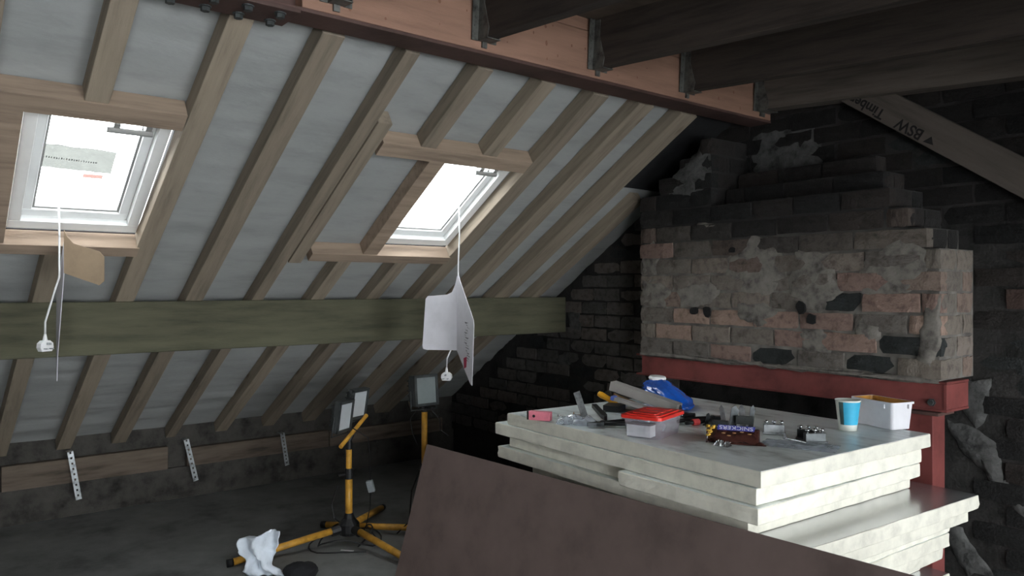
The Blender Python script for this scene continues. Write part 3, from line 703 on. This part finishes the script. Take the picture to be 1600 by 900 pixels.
bm = bmesh.new(); box(bm, -.018, .018, -.012, .012, -.032, .032, Matrix.Translation((.07, .09, .305)) @ Matrix.Rotation(R(15), 4, 'X') @ Matrix.Rotation(R(50), 4, 'Z'), bev=.004); finish('connector', bm, mat('grey_connector', (.30, .33, .34), .5), s1)
pts = []
for k in range(60):
    t = k / 59 * 4 * math.pi; r = .10 + .09 * k / 59 + .02 * math.sin(3 * t); pts.append((r * math.cos(t), r * 1.1 * math.sin(t), .012 + .09 * abs(math.sin(t * 1.4)) * (1 - k / 59)))
bm = bmesh.new(); tube(bm, pts, .0042, 6); tube(bm, [(-.07, -.03, .30), (-.10, -.05, .2), (-.09, -.04, .12), (-.03, -.02, .10)], .004, 6); finish('coiled_cable', bm, CABLE, s1)

s2 = empty('light_stand', (-3.50, 2.20, 0)); tag(s2, 'yellow work light stand with one square floodlight, partly behind the brown sheet', 'work light')
legs(s2, [(-.49, -.36), (.55, -.25), (-.08, .6)], .60, .046)
bm = bmesh.new(); tube(bm, [(0, 0, .06), (0, 0, .38)], .019, 14); finish('pole', bm, YEL, s2, smooth=True)
bm = bmesh.new(); tube(bm, [(0, 0, .34), (0, 0, .69)], .0165, 14); finish('upper_pole', bm, YEL, s2, smooth=True)
bm = bmesh.new(); tube(bm, [(0, 0, .33), (0, 0, .40)], .026, 12); finish('clamp', bm, BLK, s2)
bm = bmesh.new(); tube(bm, [(0, 0, .68), (0, 0, .715)], .02, 12); box(bm, -.07, .08, -.012, .012, .70, .712); finish('head_mount', bm, BLK, s2)
flood(s2, 'floodlight', Matrix.Translation((.03, -.01, .80)) @ Matrix.Rotation(R(92), 4, 'Z') @ Matrix.Rotation(R(-5), 4, 'X'), .150, .165, .085, LGLASSD)
bm = bmesh.new(); tube(bm, [(-.02, -.02, .70), (-.05, -.06, .64), (-.04, -.05, .56), (-.02, -.03, .50)], .0035, 6); tube(bm, [(.02, .02, .70), (.06, .06, .64), (.05, .07, .58), (.08, .10, .55)], .0035, 6); tube(bm, [(-.02, -.02, .36), (-.05, -.05, .25), (-.06, -.06, .08), (-.12, -.10, .01)], .004, 6); finish('cable', bm, CABLE, s2)

# rag over the leg
bm = bmesh.new(); g = {}; nx, ny = 28, 26
RAGP = [(0, -.055, .130), (.15, -.058, .100), (.30, -.045, .062), (.42, -.040, .062), (.58, -.085, .076), (.78, -.100, .084), (.9, -.085, .086), (1.0, -.035, .088)]
def rag_w(h):
    for (h0, a0, b0), (h1, a1, b1) in zip(RAGP, RAGP[1:]):
        if h <= h1:
            t = (h - h0) / (h1 - h0); t = t * t * (3 - 2 * t); return a0 + (a1 - a0) * t, b0 + (b1 - b0) * t
for i in range(nx + 1):
    for j in range(ny + 1):
        h, t = j / ny, i / nx; a, b = rag_w(h)
        fold = .022 * math.sin(t * 9 + h * 5) + .030 * noise.noise(Vector((t * 3, h * 3, 4))) + .012 * noise.noise(Vector((t * 9, h * 7, 6)))
        z = .004 + .205 * h - (.045 * (1 - t) ** 2 if h > .8 else 0) * (h - .8) * 5
        dep = .050 * math.sin(math.pi * min(1, h * 1.1)) + fold - .03 * h
        g[i, j] = bm.verts.new((a + (b - a) * t + .006 * noise.noise(Vector((h * 9, t * 4, 1))), -dep, z + .006 * noise.noise(Vector((t * 8, h * 5, 3)))))
for i in range(nx):
    for j in range(ny): bm.faces.new((g[i, j], g[i + 1, j], g[i + 1, j + 1], g[i, j + 1]))
rag = finish('rag', bm, CLOTH, smooth=True); rag.scale = (1.06, 1, 1.0); rag.location = (-3.50, 1.295, .003); rag.rotation_euler = (0, 0, R(51.3))
m_ = rag.modifiers.new('thickness', 'SOLIDIFY'); m_.thickness = .003
tag(rag, 'crumpled white rag hung over the leg of the light stand', 'rag')
# black shoe-like bag at the frame's lower edge beside the rag
bm = bmesh.new(); bmesh.ops.create_icosphere(bm, subdivisions=3, radius=1)
for v in bm.verts:
    n_ = noise.noise(v.co * 1.7) * .2 + noise.noise(v.co * 4) * .07
    v.co = Vector((v.co.x * .075 * (1 + n_), v.co.y * .075 * (1 + n_), max(-.040, v.co.z * .042 * (1 + n_)))) 
bg_ = finish('cloth_bundle', bm, mat('black_cloth', (.012, .012, .014), .9, .3, 12, .4, 60), smooth=True); bg_.location = (-3.34, 1.43, .0415)
tag(bg_, 'black cloth bundle on the floor beside the white rag', 'cloth')
sc_ = sbox('paper_scrap', -.035, .035, -.006, .006, 0, .002, WPL); sc_.location = (-3.565, 1.775, .001); sc_.rotation_euler = (0, 0, R(40)); tag(sc_, 'thin white scrap on the floor below the stand hub', 'scrap')

# ------------------------------------------------------------------ cards hanging on the roof window leads
def plug(parent, M_):
    bm = bmesh.new()
    prism(bm, [(-.019, -.018), (.019, -.018), (.026, -.004), (.024, .012), (.012, .022), (-.012, .022), (-.024, .012), (-.026, -.004)], -.011, .011, M_ @ Matrix.Rotation(R(90), 4, 'X'))
    p = finish('plug', bm, WPL, parent)
    bm = bmesh.new(); box(bm, -.003, .003, -.030, -.0108, .006, .014, M_)
    for x in (-.011, .011): box(bm, x - .0035, x + .0035, -.028, -.0108, -.010, -.006, M_)
    finish('pin', bm, GALV, p)
    bm = bmesh.new(); lathe(bm, [(.009, .018), (.007, .03), (.004, .046)], 10, M_, cap1=True); finish('strain_relief', bm, WPL, p)
def hcard(label, top, card_c, zs, plug_p):
    e = empty('power_lead', top); tag(e, label, 'power lead')
    T_ = Vector(top); cc = Vector(card_c) - T_; pp = Vector(plug_p) - T_
    bm = bmesh.new(); tube(bm, [(0, 0, 0), (.004, .002, cc.z * .3), (cc.x - .004, cc.y, cc.z * .55), (cc.x, cc.y, zs - top[2] + .01), (cc.x, cc.y, zs - top[2] - .02), ((cc.x + pp.x) / 2, (cc.y + pp.y) / 2 + .01, (zs - top[2] + pp.z + .15) / 2), (pp.x + .004, pp.y, pp.z + .09), (pp.x, pp.y, pp.z + .045)], .0036, 8)
    finish('lead', bm, WPL, e, smooth=True)
    return e, pp
# (a) card under the second window: two leaves meeting at a fold, one broad and square, one long and cut to a point
XZ = Matrix(((1, 0, 0, 0), (0, 0, 1, 0), (0, 1, 0, 0), (0, 0, 0, 1)))
e, pp = hcard('white lead and plug hanging from the window above the light stands', (-3.062, 2.122, 1.79), (-3.088, 2.140, 1.20), 1.10, (-3.098, 2.075, .915))
plug(e, Matrix.Translation(pp) @ Matrix.Rotation(R(40), 4, 'Z'))
hc = empty('folded_card', (-3.06, 2.11, 1.20)); tag(hc, 'folded white card hanging on the lead below the right roof window', 'card')
la = Matrix.Rotation(R(40) + math.pi, 4, 'Z')      # broad leaf, nearly square to the camera
bm = bmesh.new(); pl = [(0, -.155), (.155, -.155), (.172, -.150), (.176, -.135), (.160, .095), (.150, .110), (.05, .118), (.025, .130), (.010, .165), (.0, .205)]
prism(bm, pl, -.0012, .0012, la @ XZ); finish('card_leaf', bm, CARD, hc)
lb = Matrix.Rotation(R(-14), 4, 'Z')                # long leaf seen at an angle, cut away at the top and pointed at the bottom
bm = bmesh.new(); pl = [(0, .205), (.022, .215), (.045, .185), (.22, .0), (.225, -.02), (.20, -.305), (.18, -.30), (0, -.155)]
prism(bm, pl, -.0012, .0012, lb @ XZ); lf = finish('card_leaf', bm, CARD, hc)
bm = bmesh.new(); rn = random.Random(8)
for k in range(16):
    x0, z0 = .10 + rn.uniform(0, .04), -.01 - k * .012; 
    prism(bm, [(x0, z0), (x0 + rn.uniform(.01, .05), z0 - .004), (x0 + rn.uniform(.01, .05), z0 - .010), (x0, z0 - .003)], -.0020, -.00125, lb @ XZ)
finish('printed_diagram', bm, PRINT, lf)
bm = bmesh.new(); prism(bm, [(.095, -.185), (.135, -.175), (.130, -.225), (.10, -.235)], -.0022, -.00125, lb @ XZ); finish('red_print', bm, PRED, lf)
# (b) card under the first window, seen almost edge on with its brown back
e, pp = hcard('white lead and plug hanging from the window with the grey bag', (-3.228, .445, 1.68), (-3.225, .447, 1.24), 1.41, (-3.25, .405, 1.135))
plug(e, Matrix.Translation(pp) @ Matrix.Rotation(R(120), 4, 'Z'))
hb = empty('folded_card', (-3.225, .462, 1.30)); tag(hb, 'folded card with a brown back hanging beside the left roof window', 'card')
bm = bmesh.new(); pl = [(0, .265), (.012, .240), (.035, .215), (.13, .185), (.148, .165), (.148, .075), (.13, .060), (0, .105)]
prism(bm, pl, -.0012, .0012, Matrix.Rotation(R(52), 4, 'Z') @ XZ); finish('card_leaf', bm, CARDB, hb)
bm = bmesh.new(); pl = [(0, .105), (0, .22), (.17, .06), (.18, -.20), (.165, -.31), (.15, -.22), (.02, .06)]
prism(bm, pl, -.0012, .0012, Matrix.Rotation(R(-4), 4, 'Z') @ Matrix.Rotation(R(0), 4, 'X') @ Matrix.Rotation(R(184), 4, 'Z') @ XZ); finish('card_leaf', bm, CARD, hb)

# ------------------------------------------------------------------ things on the stack
Z0 = ZT + .0012
def at(x, y, rz=0, dz=0): return dict(loc=(x, y, Z0 + dz), rz=rz)
# pink block
e = empty('plastic_block', (-2.285, 1.978, Z0), R(28)); tag(e, 'small pink plastic block at the far left corner of the top board', 'block')
bm = bmesh.new(); box(bm, -.046, .046, -.014, .014, 0, .036, bev=.003); finish('block_body', bm, PINK, e)
sbox('end_pad', -.053, -.0465, -.013, .013, .001, .035, DARKM, e)
bm = bmesh.new(); lathe(bm, [(.006, 0), (.006, .0012)], 10, Matrix.Translation((-.022, -.0145, .017)) @ Matrix.Rotation(R(90), 4, 'X'), cap1=True); finish('screw_hole', bm, BLK, e)
def nail(x, y, L_, rz, r, label, m=SILV, name='nail'):
    bm = bmesh.new(); tube(bm, [(-L_ / 2, 0, r + .001), (L_ / 2, 0, r)], r, 8); lathe(bm, [(r * 2.2, 0), (r * 2.2, .002)], 10, Matrix.Translation((-L_ / 2, 0, r * 2.2)) @ Matrix.Rotation(R(90), 4, 'Y'), cap0=True, cap1=True)
    o = finish(name, bm, m); o.location = (x, y, Z0); o.rotation_euler = (0, 0, rz); return tag(o, label, 'nail')
nail(-2.27, 2.10, .07, R(20), .003, 'bright nail lying just behind the pink block')
nail(-2.25, 2.16, .05, R(35), .004, 'short brown nail behind the pink block', WOODB)
# clear bag of fixings
def pouch(name, x, y, rz, lx, ly, h, label, m=BAGF, seed=1, cat='bag'):
    bm = bmesh.new(); g = {}; nx, ny = 16, 12
    for sgn in (1, 0):
        for i in range(nx + 1):
            for j in range(ny + 1):
                u, v = 2 * i / nx - 1, 2 * j / ny - 1
                p = max(0, (1 - u ** 4)) ** .5 * max(0, (1 - v ** 4)) ** .5
                zz = (h * p * (.6 + .8 * noise.noise(Vector((u * 2.2, v * 2.2, seed)))) + .004 * noise.noise(Vector((u * 7, v * 7, seed + 3)))) if sgn else 0
                g[sgn, i, j] = bm.verts.new((u * lx / 2 * (1 + .06 * noise.noise(Vector((v * 3, seed, 0)))), v * ly / 2, max(0.0004, zz) if sgn else 0))
        for i in range(nx):
            for j in range(ny): bm.faces.new((g[sgn, i, j], g[sgn, i + 1, j], g[sgn, i + 1, j + 1], g[sgn, i, j + 1]))
    o = finish(name, bm, m, smooth=True); o.location = (x, y, Z0); o.rotation_euler = (0, 0, rz); return tag(o, label, cat)
pouch('parts_bag', -2.145, 2.045, R(30), .15, .10, .034, 'crumpled clear plastic bag beside the pink block', seed=2)
# short steel rule standing up
e = sbox('steel_rule', -.014, .014, -.001, .001, 0, .105, GALV); e.matrix_world = MX((-2.225, 2.165, Z0 + .003), rx=R(-10), ry=R(-22), rz=R(32)); tag(e, 'short steel rule propped up behind the clear bag', 'ruler')
# black knife
e = empty('utility_knife', (-2.165, 2.20, Z0), R(-32)); tag(e, 'black utility knife pointing towards the clear bag', 'knife')
bm = bmesh.new(); prism(bm, [(-.13, -.010), (.05, -.012), (.075, -.006), (.075, .006), (.05, .012), (-.13, .010)], .0, .016, Matrix.Translation((0, 0, .012)) @ Matrix.Rotation(R(5), 4, 'Y')); finish('handle', bm, BLK, e)
bm = bmesh.new(); prism(bm, [(.075, -.005), (.125, -.001), (.075, .005)], .003, .005); finish('blade', bm, SILV, e)
# pliers
def pliers(x, y, rz, label, grip):
    e = empty('pliers', (x, y, Z0), rz); tag(e, label, 'pliers')
    for s in (-1, 1):
        bm = bmesh.new(); tube(bm, [(.0, s * .006, .011), (-.05, s * .022, .011), (-.11, s * .030, .010), (-.165, s * .022, .010)], [.007, .008, .0095, .007], 8); finish('handle', bm, grip, e, smooth=True)
        bm = bmesh.new(); prism(bm, [(-.01, 0), (.0, s * .014), (.03, s * .012), (.062, s * .004), (.062, s * .0005), (.0, s * .0005)], .003, .017); finish('jaw', bm, DARKM, e)
    bm = bmesh.new(); lathe(bm, [(.010, .002), (.010, .020), (.006, .022)], 14, cap1=True); finish('pivot', bm, DARKM, e)
    return e
pliers(-2.035, 2.075, R(248), 'black handled pliers lying near the front edge beside the clear bag', BLK)
e = pliers(-1.845, 2.50, R(82), 'pliers with dark handles and a red band, beside the red lidded box', BLK)
bm = bmesh.new(); tube(bm, [(-.105, -.0295, .0102), (-.135, -.0265, .0101)], .0125, 8); finish('grip_band', bm, REDT, e)
# dark flat saw under the pile
e = empty('saw', (-2.185, 2.425, Z0), R(28)); tag(e, 'dark flat saw lying under the yellow handled screwdriver', 'saw')
bm = bmesh.new(); prism(bm, [(-.12, -.045), (.10, -.03), (.13, .03), (-.10, .05)], .0, .003); finish('blade', bm, DARKM, e)
bm = bmesh.new(); prism(bm, [(-.13, -.04), (-.06, -.055), (-.05, .03), (-.07, .05), (-.13, .045)], .003, .026); finish('handle', bm, BLK, e)
# screwdriver
e = empty('screwdriver', (-2.345, 2.43, Z0 + .036)); e.rotation_euler = (0, R(27), R(36)); tag(e, 'yellow handled screwdriver propped on the dark saw', 'screwdriver')
bm = bmesh.new(); prof = [(.004, -.055), (.011, -.052), (.0145, -.036), (.012, -.010), (.013, .014), (.010, .034), (.005, .045)]
lathe(bm, prof, 10, Matrix.Rotation(R(90), 4, 'Y'), cap0=True, cap1=True); finish('handle', bm, YTOOL, e, smooth=True)
bm = bmesh.new(); tube(bm, [(.04, 0, 0), (.070, 0, -.002)], .003, 8); finish('shaft', bm, SILV, e)
# hammer behind with wooden shaft
e = empty('hammer', (-2.385, 2.485, Z0 + .040)); e.rotation_euler = (0, R(14), R(20)); tag(e, 'small hammer with a dark head beside the yellow screwdriver', 'hammer')
bm = bmesh.new(); tube(bm, [(0, -.045, .012), (0, -.02, .012), (0, .03, .012), (0, .045, .012)], [.017, .012, .013, .016], 12); finish('head', bm, DARKM, e)
bm = bmesh.new(); tube(bm, [(-.012, 0, .012), (.05, 0, .006), (.15, 0, .0)], [.008, .009, .011], 10); finish('shaft', bm, WOODB, e, smooth=True)
# battens propped on the pile
def batten(p0, p1, w, h, label, m, blue=False):
    a, b = Vector(p0), Vector(p1); d = b - a; L_ = d.length
    e = empty('batten', a); e.rotation_euler = (0, -math.asin(d.z / L_), math.atan2(d.y, d.x)); tag(e, label, 'batten')
    bm = bmesh.new(); box(bm, 0, L_, -w / 2, w / 2, 0, h, bev=.002); finish('batten_body', bm, m, e)
    return e
batten((-2.352, 2.455, Z0 + .075), (-2.045, 2.535, Z0 + .002), .052, .040, 'long grey timber batten propped in front of the blue bag', GREYW)
e = batten((-2.255, 2.375, Z0 + .046), (-2.10, 2.45, Z0 + .006), .044, .014, 'short pale batten with a blue end under the grey one', GREYW)
sbox('blue_end', -.016, -.0005, -.022, .022, .0, .016, mat('blue_end_paint', (.10, .16, .50), .5), e)
# blue bag with a white mouth
e = empty('blue_bag', (-2.20, 2.655, Z0), R(-12)); tag(e, 'shiny blue plastic bag with a white top, behind the grey batten', 'bag')
bm = bmesh.new(); bmesh.ops.create_icosphere(bm, subdivisions=5, radius=1)
for v in bm.verts:
    c = v.co.copy(); n_ = noise.noise(c * 1.8) * .14 + abs(noise.noise(c * 3.6)) * .16 + abs(noise.noise(c * 8)) * .05
    x = c.x * .150 * (1 + n_ * .5); y = c.y * .072 * (1 + n_)
    top = .138 - .095 * max(0, min(1, (c.x + .45) / 1.35)) ** 1.1
    z = top * (.5 + .5 * c.z) * (1 + n_ * .5) - .012
    v.co = Vector((x, y, max(0, z)))
finish('bag_body', bm, BLUEB, e, smooth=True)
bm = bmesh.new(); lathe(bm, [(.036, 0), (.040, .008), (.036, .016), (.026, .017)], 20, Matrix.Translation((-.075, 0, .110)) @ Matrix.Rotation(R(5), 4, 'Y'), cap1=True); finish('white_mouth', bm, WPL, e, smooth=True)
# clear box with a red lid
e = empty('food_box', (-1.812, 2.105, Z0), R(106)); tag(e, 'clear plastic box with a red lid near the front edge', 'box')
def rrect(a, b, r, n=4):
    P = []
    for (cx, cy, t0) in ((a - r, b - r, 0), (-a + r, b - r, 90), (-a + r, -b + r, 180), (a - r, -b + r, 270)):
        for k in range(n + 1):
            t = R(t0 + 90 * k / n); P.append((cx + r * math.cos(t), cy + r * math.sin(t)))
    return P
def tubbody(bm, a, b, r, h, flare, th, rim):
    secs = [(-flare, 0), (-flare * .15, h * .85), (0, h), (rim, h), (rim, h - .008)]
    rings = []
    for (o, z) in secs: rings.append([bm.verts.new((x, y, z)) for x, y in rrect(a + o, b + o, r)])
    inn = [[bm.verts.new((x, y, z)) for x, y in rrect(a + o - th, b + o - th, r)] for (o, z) in ((0, h - .0005), (-flare, th))]
    n = len(rings[0])
    for A_, B_ in list(zip(rings, rings[1:])) :
        for i in range(n): bm.faces.new((A_[i], A_[(i + 1) % n], B_[(i + 1) % n], B_[i]))
    bm.faces.new(list(reversed(rings[0])))
    return inn
bm = bmesh.new(); tubbody(bm, .100, .070, .016, .070, .008, .002, .006); finish('box_body', bm, TUBC, e)
bm = bmesh.new(); prism(bm, rrect(.109, .079, .018), .068, .079); prism(bm, rrect(.094, .064, .014), .079, .083)
for k in range(3): prism(bm, rrect(.020, .045, .008), .083, .086, Matrix.Translation((-.055 + k * .055, 0, 0)))
finish('lid', bm, REDL, e)
sbox('contents_pack', -.0885, -.045, -.030, .060, .004, .044, mat('pale_pack', (.62, .62, .61), .6, .15, 20), e)
sbox('contents_strip', -.089, -.044, -.031, .057, .0442, .050, mat('dark_pack_top', (.05, .03, .03), .6), e)
# joist brackets
e = empty('metal_bracket', (-1.74, 2.46, Z0), R(30)); tag(e, 'cluster of dark metal bracket plates standing behind the chocolate wrapper', 'bracket')
for k, (x, y, a, h, w) in enumerate(((-.085, 0, 20, .045, .02), (-.02, .02, -12, .075, .022), (.012, .0, 10, .080, .03), (.05, .015, -4, .082, .022), (.078, .03, 6, .080, .018))):
    bm = bmesh.new(); prism(bm, [(-w / 2, 0), (w / 2, 0), (w / 2, h * .8), (0, h), (-w / 2, h * .85)], -.0015, .0015, Matrix.Translation((x, y, 0)) @ Matrix.Rotation(R(a * 3), 4, 'Z') @ Matrix.Rotation(R(a), 4, 'Y') @ XZ)
    box(bm, -w / 2, w / 2, -.03, .0, 0.0002, .003, Matrix.Translation((x, y, 0))); finish('plate', bm, DARKM if k % 2 == 0 else GALV, e)
bm = bmesh.new(); box(bm, .025, .09, -.012, .0, .010, .042, bev=.002); box(bm, -.06, .0, -.035, -.01, .003, .022, bev=.002); finish('block', bm, DGREY, e)
# chocolate wrapper
e = empty('chocolate_wrapper', (-1.545, 2.205, Z0), R(34)); tag(e, 'brown chocolate bar wrapper with gold end, lettering upside down', 'wrapper')
bm = bmesh.new(); g = {}; nx, ny = 24, 10
for i in range(nx + 1):
    for j in range(ny + 1):
        u, v = 2 * i / nx - 1, 2 * j / ny - 1
        z = (.011 * (1 - abs(v) ** 2.4) * (1 - abs(u) ** 8) + .0035 * noise.noise(Vector((u * 6, v * 2.5, 4)))) + (.042 * (v * .5 + .5)) 
        g[i, j] = bm.verts.new((u * .088, v * .032 + .004 * math.sin(u * 5), max(.0006, z + .002)))
for i in range(nx):
    for j in range(ny): bm.faces.new((g[i, j], g[i + 1, j], g[i + 1, j + 1], g[i, j + 1]))
wb = finish('wrapper_film', bm, CHOC, e, smooth=True); m_ = wb.modifiers.new('thickness', 'SOLIDIFY'); m_.thickness = .0012; m_.offset = -1
tilt = Matrix.Rotation(R(32), 4, 'X')
bm = bmesh.new(); prism(bm, [(-.052, .004), (.070, .001), (.074, .025), (-.048, .029)], .0, .0006, Matrix.Translation((0, 0, .0385)) @ tilt); finish('blue_band', bm, WBLUE, e)
text('lettering', 'SNICKERS', .0255, WWHITE, e, Matrix.Translation((.011, .0122, .0478)) @ tilt @ Matrix.Rotation(math.pi + R(-2), 4, 'Z'), .0002)
bm = bmesh.new()
for k in range(12): 
    rn = random.Random(k); x, y = -.074 + rn.uniform(-.014, .012), rn.uniform(-.020, .026)
    bmesh.ops.create_icosphere(bm, subdivisions=1, radius=.0085, matrix=Matrix.Translation((x, y, .014 + (y + .03) * .66)) @ Matrix.Diagonal((1, 1, .5, 1)))
finish('gold_end', bm, GOLD, e)
bm = bmesh.new()
for (x, y) in ((-.03, -.012), (.005, -.010), (.03, -.005), (.055, -.012), (-.012, -.022)):
    bmesh.ops.create_icosphere(bm, subdivisions=1, radius=.006, matrix=Matrix.Translation((x, y, .028 + (y + .02) * .62)) @ Matrix.Diagonal((1.3, .8, .35, 1)))
finish('nut_print', bm, mat('peanut_print', (.42, .24, .10), .5), e)
o = pouch('foil_scrap', -1.535, 2.135, R(10), .05, .035, .020, 'crumpled silver scrap of wrapper in front of the chocolate wrapper', SILV, 7, 'scrap')
# second, empty wrapper strip
o = pouch('wrapper_strip', -1.49, 2.21, R(32), .12, .022, .010, 'flat dark wrapper strip lying along the chocolate wrapper', CHOC, 9, 'wrapper')
# bag of fixings at the right and the fixings
pouch('parts_bag', -1.375, 2.335, R(20), .24, .13, .007, 'flat clear plastic bag under the bright nail', seed=12)
def terminal(x, y, rz, m, label, nb_):
    e = empty('bolt_block', (x, y, Z0), rz); tag(e, label, 'metal block')
    bm = bmesh.new(); box(bm, -.036, .036, -.010, .010, 0, .034, bev=.002); box(bm, -.040, .040, -.016, .016, 0.0, .006, bev=.001); finish('block_body', bm, m, e)
    for k in range(nb_):
        bm = bmesh.new(); lathe(bm, [(.004, 0), (.004, .006), (.0078, .006), (.0085, .010), (.0055, .0135)], 12, Matrix.Translation((-.026 + k * .026, 0, .034)), cap1=True); finish('bolt_head', bm, SILV, e, smooth=True)
    return e
terminal(-1.545, 2.455, R(35), GALV, 'pale metal block with three bolt heads behind the clear bag', 3)
terminal(-1.368, 2.420, R(55), DARKM, 'dark metal block with bright bolt heads in front of the blue cup', 3)
terminal(-1.412, 2.455, R(25), DARKM, 'dark metal block with bright bolt heads, half behind the other dark one', 3)
nail(-1.395, 2.345, .09, R(-8), .004, 'bright steel pin on the flat clear bag').location.z += .008
sbox_ = sbox('packet', -.032, .032, -.022, .022, 0, .012, mat('dark_packet', (.05, .055, .065), .4), None, .002); sbox_.location = (-1.60, 2.36, Z0); sbox_.rotation_euler = (0, 0, R(30)); tag(sbox_, 'small dark packet between the wrapper and the pale bolt block', 'packet')
# dark debris by the red box
nail(-1.945, 2.47, .06, R(25), .012, 'black round tool end beside the foot of the grey batten', BLK, 'tool_end')
# cup
e = empty('paper_cup', (-1.415, 2.735, Z0), R(-20)); tag(e, 'blue and white paper cup beside the white tub', 'cup')
H_ = .112
def cupr(z): return .031 + .013 * z / H_
bm = bmesh.new(); lathe(bm, [(cupr(0), .0), (cupr(.022), .022)], 28, cap0=True); finish('white_base', bm, CUPW, e, smooth=True)
bm = bmesh.new(); seg = 28; z0, z1 = .0225, .106
rings = [[bm.verts.new((cupr(z) * math.cos(t), cupr(z) * math.sin(t), z)) for t in [2 * math.pi * k / seg for k in range(seg)]] for z in (z0, .05, .08, z1)]
for a, b in zip(rings, rings[1:]):
    for k in range(seg):
        f = bm.faces.new((a[k], a[(k + 1) % seg], b[(k + 1) % seg], b[k])); f.smooth = True
        ang = (k + .5) / seg * 360; f.material_index = 1 if 276 < ang < 291 else (2 if 200 < ang <= 276 else 0)
finish('printed_sleeve', bm, [CUPB, CUPG, CUPW], e)
bm = bmesh.new(); lathe(bm, [(cupr(.106), .1062), (cupr(H_) + .001, .109), (cupr(H_) + .0015, .1125), (cupr(H_) - .0015, .1125), (cupr(.1) - .002, .10), (cupr(.01) - .002, .008), (.001, .008)], 28); finish('rolled_rim', bm, CUPW, e, smooth=True)
# white tub
e = empty('white_tub', (-1.378, 2.925, Z0), R(-17)); tag(e, 'white rectangular plastic tub stained orange inside', 'tub')
bm = bmesh.new(); inn = tubbody(bm, .097, .054, .014, .102, .008, .002, .004); finish('tub_body', bm, TUB, e)
bm = bmesh.new(); a = [bm.verts.new((x, y, .1015)) for x, y in rrect(.095, .052, .013)]; b = [bm.verts.new((x, y, .004)) for x, y in rrect(.087, .044, .012)]
n = len(a)
for i in range(n): bm.faces.new((a[i], a[(i + 1) % n], b[(i + 1) % n], b[i]))
bm.faces.new(b); finish('stained_lining', bm, SAUCE, e)
for (x, y) in ((-.085, -.0585), (.06, -.0585), (.1015, .02)): sbox('rim_rib', x - .004, x + .004, y - .002, y + .002, .078, .094, TUB, e)
